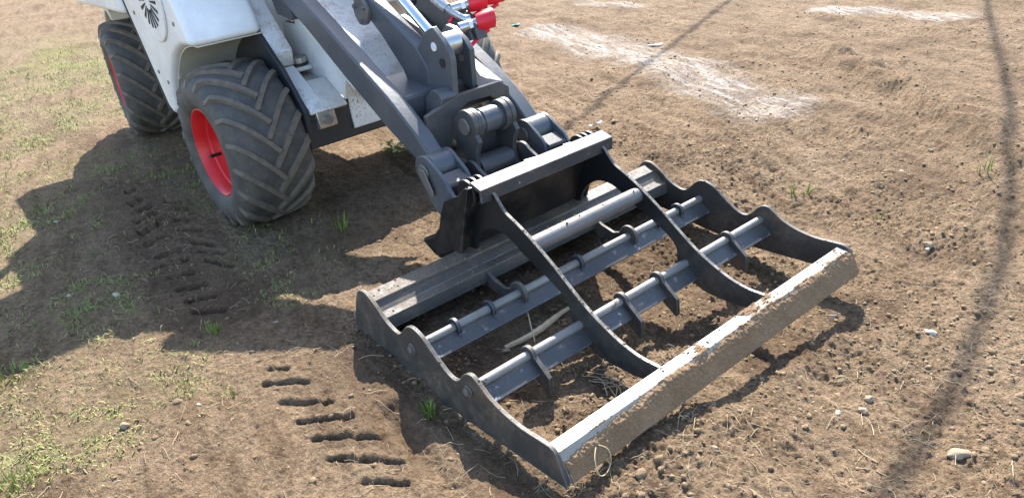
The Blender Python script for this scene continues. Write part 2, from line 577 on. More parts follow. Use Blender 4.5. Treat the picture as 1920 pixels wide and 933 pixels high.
def ground_h(x, y, detail=True):
    x = np.asarray(x, float)
    y = np.asarray(y, float)
    h = -sst(-0.15, 0.75, x) * (0.035 + 0.075 * sst(-0.1, 1.3, y)) * sst(3.6, 1.9, y) * sst(6, 2.5, x)
    h = h - 0.02 * sst(0.3, 0.55, x) * sst(-0.35, -0.1, y) * sst(0.35, 0.1, y) * sst(1.1, 0.9, x)
    if not detail:
        return h
    d = np.hypot(x - 2.3, y + 1.05)
    cm = churn_mask(x, y)
    h = h + 0.014 * fbm(x, y, 1.3, 3, 1) + 0.012 * fbm(x, y, 4.0, 3, 5) * (0.5 + cm)
    crumb = np.abs(fbm(x, y, 13.0, 3, 12, 0.6))
    crumb2 = np.abs(fbm(x, y, 34.0, 2, 22, 0.6))
    near = sst(9, 3.0, d)
    cm = cm * (0.35 + 0.75 * sst(-.35, .45, fbm(x, y, 1.6, 3, 47)))
    crumb3 = perlin(x * 62.0, y * 62.0, 33)
    crumb4 = np.maximum(fbm(x, y, 24.0, 2, 43) - .25, 0)
    h = h + cm * (0.010 * crumb + 0.008 * crumb2 * near + 0.004 * crumb3 * near) + (0.005 * crumb2 + 0.0028 * crumb3 + 0.010 * crumb4) * near
    # drag lines left by the blade, running along the machine's travel on the right
    u_ = x * 0.978 - y * 0.208
    v_ = x * 0.208 + y * 0.978
    h = h + (0.005 * perlin(v_ * 7.0, u_ * 0.7, 61) + 0.007 * perlin(v_ * 19.0, u_ * 1.3, 62)) * sst(1.2, 2.2, y + .4 * sst(1.1, 1.5, x))
    wob = 0.004 * perlin(x * 26, y * 26, 70) + 0.003 * perlin(x * 70, y * 70, 71)
    hs = np.ravel(h).copy()
    k_ = np.flatnonzero((np.ravel(x) > -2.7) & (np.ravel(x) < 0.9) & (np.ravel(y) > -.65) & (np.ravel(y) < .12))
    if len(k_):
        xk, yk, wk = np.ravel(x)[k_], np.ravel(y)[k_], np.ravel(wob)[k_]
        dk = 0
        for g_, dep, wd in [(q, .018, .016) for q in GROOVES] + [(q, .030, .036) for q in TRACK2] + [(q, .012, .02) for q in TRACK4]:
            p, q = g_
            L = math.hypot(q[0] - p[0], q[1] - p[1])
            ex, ey = (q[0] - p[0]) / L, (q[1] - p[1]) / L
            t = ((xk - p[0]) * ex + (yk - p[1]) * ey) / L
            s_ = -(xk - p[0]) * ey + (yk - p[1]) * ex          # signed distance; camera side made positive
            if (2.3 - p[0]) * -ey + (-1.05 - p[1]) * ex < 0:
                s_ = -s_
            s_ = s_ + .5 * wk
            en = sst(-.04, .05, t) * sst(1.04, .95, t)
            dk = dk - dep * en * sst(-.007, -.001, s_) * np.clip(1 - s_ / wd, 0, 1) + .3 * dep * en * np.exp(-((s_ + .020) / .010) ** 2)
        hs[k_] += dk
    h = hs.reshape(np.shape(h))
    for g_ in TRACK3:
        dd, t = segd(x, y, *g_)
        h = h - 0.012 * np.exp(-((dd + wob) / 0.02) ** 2)
    # long furrow beside the near side plate
    dd, t = segd(x, y, (0.40, -0.165), (0.80, -0.215))
    h = h - 0.03 * np.exp(-((dd + 2 * wob) / 0.035) ** 2)
    dd, t = segd(x, y, (0.25, -0.03), (1.1, -0.03))
    h = h - 0.018 * np.exp(-(dd / 0.05) ** 2)
    # spoil ridge just in front of the blade, far end
    dd, t = segd(x, y, (1.22, 0.25), (1.20, 1.25))
    h = h + (0.022 * np.exp(-((dd + 3 * wob) / 0.06) ** 2)) * (0.3 + t)
    # small ridge of turned soil far right
    dd, t = segd(x, y, (-0.9, 4.6), (1.3, 3.0))
    h = h + 0.075 * np.exp(-((dd + 0.1 * fbm(x, y, 3, 2, 80)) / 0.09) ** 2)
    return h


def axis_grid(lo, f0, f1, hi, step, grow):
    a = list(np.arange(f0, f1, step))
    s = step
    while a[-1] < hi:
        s *= grow
        a.append(a[-1] + s)
    s = step
    left = []
    x = f0
    while x > lo:
        s *= grow
        x -= s
        left.append(x)
    return np.array(left[::-1] + a)


gx = axis_grid(-70, -0.9, 2.15, 60, 0.0068, 1.016)
gy = axis_grid(-50, -1.3, 1.9, 70, 0.0068, 1.016)
GX, GY = np.meshgrid(gx, gy, indexing='ij')
GZ = ground_h(GX, GY)
nx, ny = GX.shape
V = np.stack([GX.ravel(), GY.ravel(), GZ.ravel()], 1)
I = np.arange(nx * ny).reshape(nx, ny)
F = np.stack([I[:-1, :-1].ravel(), I[1:, :-1].ravel(), I[1:, 1:].ravel(), I[:-1, 1:].ravel()], 1)
ground = mesh_np('ground', V, F, M['soil'], True)
tag(ground, kind='structure')


def grass_mask(x, y):
    trk, t_ = segd(x, y, (-2.5, -.17), (-.65, -.36))
    bare = 1 - .85 * sst(.26, .10, trk)
    a = sst(0.35, -0.45, y + .45 + (.5 * np.clip(x + 1.0, -.8, .7)) + 0.6 * fbm(x, y, 0.9, 3, 31))
    patch = sst(-0.15, 0.35, fbm(x, y, 2.3, 3, 35) + 0.15)
    far = sst(-2.2, -4.0, x) * sst(1.6, 0.6, y) * sst(-10.5, -7.5, x)
    shade = sst(1.3, .5, np.hypot((x + 1.9) / 1.6, (y + .05) / .55)) * (.25 + .6 * patch)
    a = np.maximum(a, shade)
    spot = np.exp(-((x + 6.9) / 2.0) ** 2 - ((y - .52) / .42) ** 2)
    return bare * np.clip(spot * 1.1 * (.4 + .6 * patch) + a * (0.2 + 0.65 * patch * sst(-1.0, .25, fbm(x, y, 1.2, 3, 38))) * sst(0.15, -0.25, x) + 0.85 * far * (0.35 + 0.65 * patch) * sst(-0.1, 0.3, fbm(x, y, 0.7, 2, 91) + 0.25), 0, 1)


CH1 = [(-3.3, 3.93), (-2.268, 3.72), (-1.743, 3.66), (-1.263, 3.50), (-0.758, 3.28), (-0.35, 3.14)]
CH2 = [(-1.5, 5.75), (-1.185, 5.78), (-0.823, 5.93), (-0.40, 5.99)]
CH3 = [(-3.9, 5.05), (-3.25, 5.15)]
xr, yr = V[:, 0], V[:, 1]
chalk = np.zeros(len(V))
for chn, wd in ((CH1, 0.30), (CH2, 0.16), (CH3, 0.12)):
    for p, q in zip(chn[:-1], chn[1:]):
        dd, t = segd(xr, yr, p, q)
        chalk = np.maximum(chalk, sst(wd * 1.3, wd * 0.25, dd + 0.1 * fbm(xr, yr, 3.0, 3, 50)))
moist = np.clip(0.8 * sst(-0.15, 0.05, xr) * sst(1.2, 1.0, xr) * sst(-0.28, 0.0, yr) * sst(1.7, 1.5, yr) * sst(-0.25, 0.35, fbm(xr, yr, 3.5, 3, 55) + 0.1)
                + 0.6 * sst(0.15, 0.6, fbm(xr, yr, 2.0, 4, 58))
                + 0.7 * sst(.30, .08, segd(xr, yr, (-2.5, -.17), (-.65, -.36))[0]), 0, 1)
for nm, arr in (('chalk', chalk), ('thatch', grass_mask(xr, yr)), ('moist', moist), ('green', np.exp(-((xr + 6.9) / 2.2) ** 2 - ((yr - .52) / .45) ** 2) * sst(-.3, .4, fbm(xr, yr, 1.6, 4, 66)))):
    at_ = ground.data.attributes.new(nm, 'FLOAT', 'POINT')
    at_.data.foreach_set('value', arr.astype(np.float32))


# ------------------------------------------------------------------ land leveller
def sub(parent, name, mb, mat, bevel=0.0, **k):
    return mb.build(name, mat, parent, bevel, **k)


LV = empty('land_leveller', (0.5, 0.8, 0.0),
           'black steel land leveller frame with two toothed bars, lying on the graded soil', 'land leveller')
side_up = [(-.113, .008), (-.078, .09), (-.048, .16), (-.02, .198), (.012, .208), (.042, .203), (.086, .18), (.146, .14), (.2, .121),
           (.235, .121), (.265, .145), (.298, .178), (.33, .192), (.362, .190), (.4, .176), (.46, .135), (.52, .10), (.56, .092), (.59, .106),
           (.618, .138), (.645, .158), (.672, .161), (.702, .145), (.75, .117), (.82, .097), (.9, .089), (.98, .095), (1.022, .095),
           (1.046, .08), (1.062, .045), (1.085, -.014)]
side_lo = [(1.078, -.022), (.9, -.032), (.7, -.046), (.5, -.05), (.3, -.036), (.15, -.012), (0, -.002)]
sp_ = spline(side_up, 3) + spline(side_lo, 2)
for y0, y1, s in ((0.0, .016, -1), (1.584, 1.6, 1)):
    pl = sub(LV, 'side_plate', MB().prism(sp_, y0, y1), M['plate'], .0025)
    for bx, bz in ((.325, .102), (.643, .092)):
        yb = y0 if s < 0 else y1
        bl = MB().tube([(bx, yb, bz), (bx, yb + s * .006, bz)], .021, 20)
        bl.tube([(bx, yb + s * .006, bz), (bx, yb + s * .016, bz)], .0145, 6)
        sub(pl, 'bolt', bl, M['pin'], .0015)
Y0, Y1 = .0165, 1.5835
sub(LV, 'front_blade', MB().prism([(.995, .083), (1.042, .079), (1.090, -.012), (1.078, -.012), (1.033, .067), (.995, .072)], Y0, Y1), M['bright'], .003)
sub(LV, 'rear_flange', MB().prism([(.0, .190), (.06, .176), (.062, .166), (.012, .172), (-.092, .0), (-.104, .004)], Y0, Y1), M['plate'], .003)
sub(LV, 'rear_web', MB().prism([(.054, .168), (.0615, .1655), (.092, .1385), (.085, .136)], Y0, Y1), M['plate'])
sub(LV, 'inner_angle', MB().prism([(.088, .140), (.126, .130), (.136, .082), (.128, .080), (.118, .122), (.086, .131)], Y0, Y1), M['plate'], .002)
for bx, bz in ((.322, .100), (.640, .092)):
    sub(LV, 'tine_rod', MB().tube([(bx, Y0, bz), (bx, Y1, bz)], .0165, 20), M['rod'])
    sub(LV, 'tine_bar', MB().prism([(bx + .006, bz - .018), (bx + .014, bz - .011), (bx + .060, bz - .049), (bx + .053, bz - .058)], Y0, Y1), M['bar'], .002)
# bent loops on the rear rod
for y in (.184, .344, .804, 1.275, 1.425):
    pr = arc(.322, .100, .034, 200, -28, 16) + [(.364, .062), (.357, .055), (.322, .075)]
    sub(LV, 'rod_clamp', MB().prism(pr, y - .007, y + .007), M['steel'], .002)
# spiked teeth on the front rod
for y in (.26, .714, .914, 1.35):
    pr = arc(.640, .092, .034, 195, 10, 14) + [(.715, .066), (.742, .046), (.745, -.022), (.736, -.03), (.69, .0), (.65, .03), (.612, .06)]
    sub(LV, 'tooth', MB().prism(pr, y - .008, y + .008), M['plate'], .002)
# short braces between rear beam and rear rod
stub = [(.016, .178), (.055, .172), (.10, .138), (.165, .105), (.235, .09), (.268, .102)] + arc(.322, .100, .047, 165, -40, 14) + \
       [(.30, .05), (.23, .04), (.14, .05), (.07, .075), (.02, .09)]
for y in (.485, 1.10):
    sub(LV, 'brace_plate', MB().prism(stub, y, y + .014), M['plate'], .002)
mid_up = [(.135, .497), (.2, .485), (.24, .442), (.27, .416), (.34, .385), (.41, .348), (.515, .283), (.6, .222), (.68, .170), (.75, .135),
          (.84, .100), (.92, .085), (.985, .086), (1.012, .080), (1.022, .072)]
mid_lo = [(1.0, .048), (.93, .006), (.83, -.004), (.73, .0), (.66, .03), (.625, .06), (.598, .092), (.595, .135), (.572, .17), (.52, .203),
          (.45, .237), (.365, .272), (.3, .307), (.25, .325), (.2, .327), (.15, .312), (.10, .275), (.07, .23), (.055, .192)]
mp_ = spline(mid_up, 3) + spline(mid_lo, 3) + [(.018, .19), (.118, .49)]
for y0 in (.5, 1.084):
    sub(LV, 'arm_plate', MB().prism(mp_, y0, y0 + .016), M['arm'], .0028)
sub(LV, 'cross_tube', MB().tube([(.392, .5165, .318), (.392, 1.0835, .318)], .031, 28), M['tube'])
# back plate, top angle and side wings of the hitch
sub(LV, 'back_plate', MB().prism([(.118, .497), (.132, .493), (.024, .193), (.006, .193)], .455, 1.145), M['black'], .002)
sub(LV, 'top_angle', MB().prism([(.140, .508), (.143, .523), (.204, .505), (.204, .452), (.193, .450), (.193, .491)], .45, 1.15), M['steel'], .003)
sub(LV, 'lower_flange', MB().prism([(.0, .192), (-.135, .104), (-.155, .098), (-.262, .150), (-.254, .160), (-.156, .113), (-.02, .205)], .455, 1.145), M['black'], .002)
wing = [(.134, .496), (.112, .492), (.06, .448), (-.04, .398), (-.078, .33), (-.105, .26), (-.16, .20), (-.25, .155), (-.158, .112), (-.02, .188), (.03, .186)]
for y0 in (.443, 1.146):
    sub(LV, 'side_wing', MB().prism(wing, y0, y0 + .0115), M['black'], .002)
for yb in (.47, 1.065):
    for k in range(3):
        sub(LV, 'hook_disc', MB().tube([(.088, yb + .03 * k - .006, .458), (.088, yb + .03 * k + .006, .458)], .054, 28), M['black'], .002)

# soil stuck to the front blade
nu, nv = 460, 52
uu, vv = np.meshgrid(np.linspace(.018, 1.588, nu), np.linspace(-.72, 1, nv), indexing='ij')
edge_top = 0.02 + 0.10 * fbm(uu, uu * 0, 5.0, 4, 101) + 0.26 * sst(.34, .02, uu)
edge_low = 0.985 + 0.03 * fbm(uu, uu * 0, 6.0, 3, 103)
cl_ = 0.4 * fbm(uu, vv * .12, 9, 3, 105)
th_face = 0.010 * np.clip(np.minimum((vv - edge_top) * 6, (edge_low - vv) * 18), -1, 1)
th_top = 0.006 * np.clip(2.6 * (fbm(uu, vv * .09, 7.0, 4, 115) - .62 + .3 * sst(.5, 1.2, uu) + .55 * sst(-.2, .0, vv)), -1, 1)
th_ = np.where(vv < edge_top, np.maximum(np.where(vv < .05, th_top, -.02), th_face), th_face)
th_ = th_ + np.where(th_ > 0, .010 * cl_, 0) + 0.006 * np.abs(fbm(uu, vv * .1, 45, 3, 107)) + 0.0035 * fbm(uu, vv * .1, 120, 2, 110) - .0025
fx = np.where(vv < 0, 1.0415 + .047 * vv / .72, 1.0415 + (1.0895 - 1.0415) * vv)
fz = np.where(vv < 0, .0800 - .004 * vv / .72, .0800 + (-.011 - .0800) * vv)
wv = sst(-.12, .08, vv)
nx_, nz_ = .08 + wv * (.8895 - .08), .997 + wv * (.457 - .997)
P3 = np.stack([fx + nx_ * th_, uu, fz + nz_ * th_], -1)
Ic = np.arange(nu * nv).reshape(nu, nv)
Fc = np.stack([Ic[:-1, :-1].ravel(), Ic[1:, :-1].ravel(), Ic[1:, 1:].ravel(), Ic[:-1, 1:].ravel()], 1)
keep = (th_.ravel()[Fc] > -0.002).any(1)
cake = mesh_np('caked_soil', P3.reshape(-1, 3), Fc[keep], M['caked'], True)
tag(cake, 'brown crumbly soil caked along the front blade of the leveller', 'soil', kind='stuff')

# ------------------------------------------------------------------ compact loader
LD = empty('compact_loader', (-1.5, 0.8, 0.0),
           'white and grey compact wheel loader with red rims and lowered lift arm', 'loader')
YAW = R(-8)
PIV = Vector((-2.35, .8, 0))


def rear(p):
    q = p - PIV
    return Vector((PIV.x + q.x * math.cos(YAW) - q.y * math.sin(YAW), PIV.y + q.x * math.sin(YAW) + q.y * math.cos(YAW), p.z))


TY = [(-.150, .212), (-.176, .222), (-.193, .245), (-.201, .285), (-.199, .322), (-.190, .349), (-.172, .372), (-.14, .3865), (-.08, .394), (0, .3965)]
TYP = TY + [(-a, b_) for a, b_ in TY[-2::-1]]
tys = [p[0] for p in TYP[4:-4]]
tyr = [p[1] for p in TYP[4:-4]]


def surf_r(y):
    return float(np.interp(y, tys, tyr))


def lug_mb(side):
    mb = MB()
    n_ = 9
    rows = []
    for i in range(n_ + 1):
        s = i / n_
        y = -.196 + .214 * s
        th0 = -0.60 * (0.82 * s + 0.18 * s * s)
        r = surf_r(y)
        e = .004
        y2 = y + e
        r2 = surf_r(y2)
        dth = -0.60 * (0.82 + 0.36 * s) * e / .214
        ct, st_ = math.cos(th0), math.sin(th0)
        p = Vector((r * ct, y, r * st_))
        p2 = Vector((r2 * math.cos(th0 + dth), y2, r2 * math.sin(th0 + dth)))
        t = (p2 - p).normalized()
        slope = (r2 - r) / e
        nrm = Vector((ct, -slope, st_)).normalized()
        w = nrm.cross(t).normalized()
        hgt = .018 * min(1, .35 + s * 6)
        rows.append([p - nrm * .006 - w * .0165, p + nrm * hgt - w * .0108, p + nrm * hgt + w * .0108, p - nrm * .006 + w * .0165])
    vs = [q for r_ in rows for q in r_]
    fs = []
    for i in range(n_):
        for k in range(3):
            fs.append((4 * i + k, 4 * i + k + 1, 4 * i + 4 + k + 1, 4 * i + 4 + k))
    fs += [(3, 2, 1, 0), (4 * n_, 4 * n_ + 1, 4 * n_ + 2, 4 * n_ + 3)]
    if side > 0:
        vs = [Vector((p.x, -p.y, p.z)) for p in vs]
        fs = [q[::-1] for q in fs]
    mb.add(vs, fs)
    return mb


LUG_ME = {}


def make_wheel(cx, cy, cz, side, yaw=0.0):
    """side -1: outer face towards -y"""
    flip = (lambda p: p) if side < 0 else (lambda p: Vector((p.x, -p.y, p.z)))
    rim = MB()
    rim.lathe_y([(.15, .205), (.15, .214), (-.150, .205), (-.158, .214), (-.174, .2255), (-.180, .2265), (-.181, .2205), (-.170, .2125), (-.150, .204),
                 (-.120, .200), (-.112, .192), (-.060, .184), (-.045, .176), (-.010, .168), (.004, .155), (.006, .085), (-.012, .078), (-.014, .0)], 72)
    for k in range(5):
        a = 2 * PI * k / 5 + .3
        rim.tube([(.115 * math.cos(a), .007, .115 * math.sin(a)), (.115 * math.cos(a), -.010, .115 * math.sin(a))], .013, 6)
    rim.tube([(0, -.01, 0), (0, -.045, 0)], .06, 24)
    w = rim.xf(flip).build('wheel', M['red'], LD, origin=(0, 0, 0), angle=30)
    place(w, Vector((cx, cy, cz)), LD)
    w.rotation_euler = (0, 0, yaw)

    def child(name, mb, mat, **k):
        o = mb.build(name, mat, None, origin=(0, 0, 0), **k)
        o.parent = w
        o.location = (0, 0, 0)
        return o
    child('tyre', MB().lathe_y(TYP, 96), M['rubber'], angle=60)
    vs_ = MB().tube([(-.012, -.085, .187), (-.012, -.12, .172), (-.012, -.15, .155)], .0085, 8)
    child('valve_stem', vs_.xf(lambda p: flip(Vector((p.x * math.cos(1.9) - p.z * math.sin(1.9), p.y, p.x * math.sin(1.9) + p.z * math.cos(1.9))))), M['hose'])
    NL = 18
    for sd_ in (-1, 1):
        for k in range(NL):
            a = 2 * PI * (k + (0.5 if sd_ > 0 else 0)) / NL
            if sd_ not in LUG_ME:
                o = child('tread_lug', lug_mb(sd_), M['tread'], bevel=0)
                LUG_ME[sd_] = o.data
            else:
                o = bpy.data.objects.new('tread_lug', LUG_ME[sd_])
                col.objects.link(o)
                o.parent = w
            o.rotation_euler = (0, -a, 0)
    return w


make_wheel(-1.5, .232, .385, -1)
make_wheel(-1.5, 1.485, .385, 1)
rw = rear(Vector((-3.549, .194, .385)))
make_wheel(rw.x, rw.y, rw.z, -1, YAW)
rw = rear(Vector((-3.549, 1.406, .385)))
make_wheel(rw.x, rw.y, rw.z, 1, YAW)

# front chassis
sub(LD, 'front_frame', MB().prism([(-1.17, .357), (-1.15, .365), (-1.15, .565), (-2.25, .64), (-2.25, .38)], .425, 1.175), M['frame'], .006)
lb = MB().prism([(-1.149, .455), (-1.112, .462), (-1.108, .475), (-1.125, .545), (-1.149, .545)], .478, .575)
lamp = sub(LD, 'lamp_bracket', lb, M['fitting'], .004)
sub(lamp, 'bolt', MB().tube([(-1.118, .528, .500), (-1.100, .528, .504)], .024, 20), M['pin'], .002)
sub(LD, 'frame_bolt', MB().tube([(-1.15, .462, .49), (-1.142, .462, .49)], .013, 6), M['frame'])

# white deck: outer ridge, step plate, tray, inner wall, apron, centre tongue
sub(LD, 'deck_ridge', MB().prism([(-1.9, 1.26), (-1.65, 1.075), (-1.56, .972), (-1.465, .872), (-1.405, .806), (-1.418, .742), (-1.43, .722), (-1.5, .70), (-1.95, .70)], .452, .552), M['deck'], .008, seg=3)
sub(LD, 'step_plate', MB().prism([(-1.425, .722), (-1.27, .632), (-1.13, .556), (-1.122, .545), (-1.135, .535), (-1.18, .54), (-1.44, .66)], .455, .548), M['deck'], .004, seg=2)
sub(LD, 'step_plate', MB().prism([(-1.325, .655), (-1.305, .652), (-1.13, .556), (-1.122, .545), (-1.135, .535), (-1.18, .54), (-1.335, .63)], .5482, .652), M['stained'], .003, seg=2)
sub(LD, 'tray_floor', MB().prism([(-1.95, .652), (-1.45, .648), (-1.326, .632), (-1.326, .62), (-1.95, .63)], .5525, .652), M['tray'], .003)
sub(LD, 'tray_ledge', MB().prism([(-1.60, .675), (-1.44, .675), (-1.43, .685), (-1.44, .70), (-1.60, .70)], .5535, .6515), M['deck'], .005)
sub(LD, 'inner_wall', MB().prism([(-1.95, 1.45), (-1.62, 1.22), (-1.2, .93), (-1.06, .75), (-1.145, .56), (-1.16, .58), (-1.95, .62)], .653, .672), M['white'], .006, seg=3)
sub(LD, 'apron', MB().prism([(-1.145, .405), (-1.130, .41), (-1.150, .575), (-1.21, .69), (-1.225, .685), (-1.165, .57)], .6725, .97), M['deck'], .005)
sub(LD, 'centre_tongue', MB().prism([(-.885, .665), (-.905, .695), (-1.005, .775), (-1.018, .79), (-1.05, .838), (-1.10, .862), (-1.30, .96), (-1.46, 1.06), (-1.75, 1.35),
                                     (-1.78, 1.34), (-1.5, 1.02), (-1.1, .8), (-1.0, .72)], .585, .985), M['deck'], .010, seg=3)
cap = MB().tube([(-1.49, .602, .70), (-1.49, .602, .714)], .05, 24)
sub(LD, 'filler_neck', cap, M['hose'], .002)
knob = MB()
kv = []
for k in range(24):
    a = 2 * PI * k / 24
    rr_ = .043 if k % 2 else .048
    kv.append((-1.49 + rr_ * math.cos(a), .602 + rr_ * math.sin(a)))
knob.prism(kv, .7145, .742, 'z')
sub(LD, 'filler_cap', knob, M['fitting'], .002)
# warning sticker on the inner wall
stk = sub(LD, 'warning_sticker', MB().box(-1.655, -1.535, .6515, .6525, .905, .985), M['white'])
sub(stk, 'warning_mark', MB().prism(arc(-1.59, .922, .018, 0, 360, 20)[:-1], .6500, .6512), M['orange'])
fr_ = MB().box(-1.64, -1.535, .6503, .6513, .897, .904).box(-1.542, -1.535, .6503, .6513, .904, .985).box(-1.64, -1.585, .6503, .6513, .962, .969).box(-1.616, -1.609, .6503, .6513, .94, .962)
sub(stk, 'printed_frame', fr_, M['ink'])
# dark tower the arm is pinned to
sub(LD, 'arm_tower', MB().prism([(-1.47, .97), (-1.31, .955), (-1.30, .97), (-1.36, 1.15), (-1.5, 1.27), (-1.62, 1.3)], .54, .60), M['greydirty'], .006)

# front body shell over the wheels
arch = [(-1.5 + .52 * math.cos(R(a)), .385 + .52 * math.sin(R(a))) for a in range(168, 95, -11)]
shell = [(-1.462, .905), (-1.50, 1.0), (-1.575, 1.13), (-1.9, 1.27), (-2.52, 1.40), (-2.42, 1.05), (-2.14, .49), (-2.07, .46)] + arch
for y0, y1 in ((.085, .451), (1.149, 1.63)):
    s_ = sub(LD, 'body_shell', MB().prism(shell, y0, y1), M['white'], .045, seg=5)
    if y0 < 1:
        lin = [(-1.5 + .518 * math.cos(R(a)), .385 + .518 * math.sin(R(a))) for a in range(160, 86, -6)] + \
              [(-1.5 + .512 * math.cos(R(a)), .385 + .512 * math.sin(R(a))) for a in range(88, 164, 6)]
        sub(s_, 'arch_liner', MB().prism(lin, .12, .449), M['liner'])
        vent = MB().tube([(-1.90, .0855, 1.09), (-1.90, .072, 1.09)], .205, 48)
        vd = sub(s_, 'vent_cover', vent, M['white'], .008, seg=3)
        for k in range(18):
            a = 2 * PI * k / 18
            r0, r1 = .045, .135
            w0, w1 = .0032, .0085
            ca, sa = math.cos(a), math.sin(a)
            q = [(-1.90 + r0 * ca - w0 * sa, 1.09 + r0 * sa + w0 * ca), (-1.90 + r0 * ca + w0 * sa, 1.09 + r0 * sa - w0 * ca),
                 (-1.90 + r1 * ca + w1 * sa, 1.09 + r1 * sa - w1 * ca), (-1.90 + r1 * ca - w1 * sa, 1.09 + r1 * sa + w1 * ca)]
            sub(vd, 'vent_slot', MB().prism(q, .0690, .0715), M['hole_shade'])  # dark strip laid on the cover for the shade in a slot
        for (sx_, sz_) in ((-2.0, .66), (-2.12, .70), (-1.62, 1.0), (-2.25, 1.0)):
            sub(s_, 'panel_screw', MB().tube([(sx_, .086, sz_), (sx_, .081, sz_)], .011, 16), M['pin'], .001)
        seal = MB().tube([(-2.53, .095, 1.41), (-2.425, .095, 1.045), (-2.15, .095, .48)], .009, 8)
        sub(s_, 'rubber_seal', seal, M['hose'])
sub(LD, 'wheel_arch_inner', MB().prism([(-1.98, .45), (-1.98, .90), (-1.50, .90), (-1.30, .74), (-1.14, .555), (-1.14, .45)], .428, .4515), M['frame'], .004)
sub(LD, 'body_core', MB().prism([(-1.9, 1.25), (-1.66, 1.10), (-1.72, .66), (-2.3, .5), (-2.55, 1.42)], .4515, 1.1485), M['white'], .01)

# lift arm: two box rails
rail = [(-2.05, 1.66), (-1.1, 1.085), (-.87, .965), (-.452, .732), (-.27, .607), (-.20, .542), (-.14, .47), (-.19, .41), (-.26, .475), (-.48, .582), (-.78, .757), (-1.08, .945), (-1.2, 1.01), (-2.05, 1.50)]
for y0, y1 in ((.5, .575), (1.025, 1.1)):
    r_ = sub(LD, 'lift_arm', MB().prism(rail, y0, y1), M['grey'], .010, seg=3)
    yy0, yy1 = (.4845, .583) if y0 < 1 else (1.017, 1.1155)
    sub(r_, 'arm_eye', MB().tube([(-.19, yy0, .475), (-.19, yy1, .475)], .066, 36), M['grey'], .003)
# transverse yoke between the rails
yoke = [(.576, .655), (.755, .705), (.975, .705), (1.024, .672), (1.024, .54), (.985, .565), (.955, .625), (.915, .655), (.80, .66), (.745, .635), (.715, .56), (.66, .46), (.576, .50)]
sub(LD, 'yoke_plate', MB().prism(yoke, -.315, -.291, 'x'), M['greydirty'], .004)
sub(LD, 'cross_beam', MB().prism([(-.735, .735), (-.44, .715), (-.43, .705), (-.44, .58), (-.72, .60)], .5755, 1.0245), M['grey'], .012, seg=3)
sub(LD, 'beam_ear', MB().prism([(-.438, .58), (-.405, .70)] + arc(-.335, .69, .05, 120, 20, 8) + [(-.316, .60), (-.33, .56)], .66, .735), M['grey'], .004)
sub(LD, 'beam_gusset', MB().prism([(-.95, .94), (-.33, .69), (-.325, .67), (-.42, .67), (-.95, .90)], .895, 1.0245), M['greydirty'], .004)
# tilt boom with clevis, ram and link
boom = [(-1.9, 1.66), (-.846, 1.056), (-.53, .884), (-.46, .80), (-.46, .64), (-.60, .66), (-.66, .765), (-.80, .90), (-.93, 1.0), (-1.9, 1.44)]
bo = sub(LD, 'tilt_boom', MB().prism(boom, .722, .792), M['grey'], .008, seg=3)
fl_ = MB().tube([(-.915, .7215, 1.0), (-.915, .700, 1.0)], .062, 32)
pf = sub(bo, 'pin_flange', fl_, M['pin'], .003)
for a in (30, 150, 270):
    sub(pf, 'bolt', MB().tube([(-.915 + .044 * math.cos(R(a)), .70, 1.0 + .044 * math.sin(R(a))), (-.915 + .044 * math.cos(R(a)), .688, 1.0 + .044 * math.sin(R(a)))], .010, 6), M['pin'])
clev = [(-.535, .866), (-.445, .955), (-.39, .978), (-.335, .935), (-.288, .885), (-.28, .85), (-.302, .64), (-.6, .65), (-.6, .76)]
clevf = [(-.56, .90), (-.51, .946), (-.46, .94), (-.385, .895), (-.352, .855), (-.36, .68), (-.56, .72)]
for y0, pr in ((.728, clev), (.878, clevf)):
    c_ = sub(LD, 'clevis_plate', MB().prism(pr, y0, y0 + .0265), M['grey'], .004)
    if y0 < .8:
        sub(c_, 'pin_head', MB().tube([(-.388, .7275, .898), (-.388, .721, .898)], .019, 24), M['marker'], .002)
        sub(c_, 'pin_hole', MB().tube([(-.345, .7276, .835), (-.345, .725, .835)], .020, 24), M['hole_shade'])  # dark disc painting the shade inside the hole
    else:
        sub(c_, 'pin_hole', MB().tube([(-.42, .8776, .815), (-.42, .8755, .815)], .018, 24), M['fitting'])
sub(LD, 'ram_rod', MB().tube([(-1.45, .808, 1.545), (-.47, .808, .885)], .0235, 28), M['chrome'])
sub(LD, 'ram_eye', MB().tube([(-.44, .7565, .880), (-.44, .8765, .880)], .052, 32), M['fitting'], .004)
sub(LD, 'ram_barrel', MB().tube([(-1.0, .808, 1.242), (-2.0, .808, 1.915)], .048, 28), M['grey'], .004)
# bell-crank link between yoke and quick coupler
link = arc(-.18, .605, .068, 150, -25, 12) + [(-.10, .55), (-.125, .50), (-.135, .45), (-.12, .40), (-.10, .34), (-.20, .31), (-.30, .36), (-.275, .46), (-.262, .54), (-.262, .62)]
for y0 in (.688, .888):
    l_ = sub(LD, 'coupler_link', MB().prism(link, y0, y0 + .022), M['greydirty'], .004)
    s_ = -1 if y0 < .8 else 1
    ys = y0 if s_ < 0 else y0 + .022
    sub(l_, 'pin', MB().tube([(-.18, ys, .605), (-.18, ys + s_ * .012, .605)], .036, 26), M['pin'], .003)
    sub(l_, 'collar', MB().tube([(-.18, ys - s_ * .0225, .605), (-.18, ys - s_ * .05, .605)], .066, 30), M['greydirty'], .004)
    sub(l_, 'stop_pin', MB().tube([(-.21, ys, .44), (-.21, ys + s_ * .014, .44)], .022, 20), M['pin'], .003)
sub(LD, 'link_web', MB().prism([(-.262, .54), (-.24, .53), (-.24, .36), (-.262, .36)], .711, .887), M['greydirty'], .002)
sub(LD, 'tilt_tube', MB().tube([(-.18, .7605, .605), (-.18, .8375, .605)], .054, 32), M['grey'], .003)
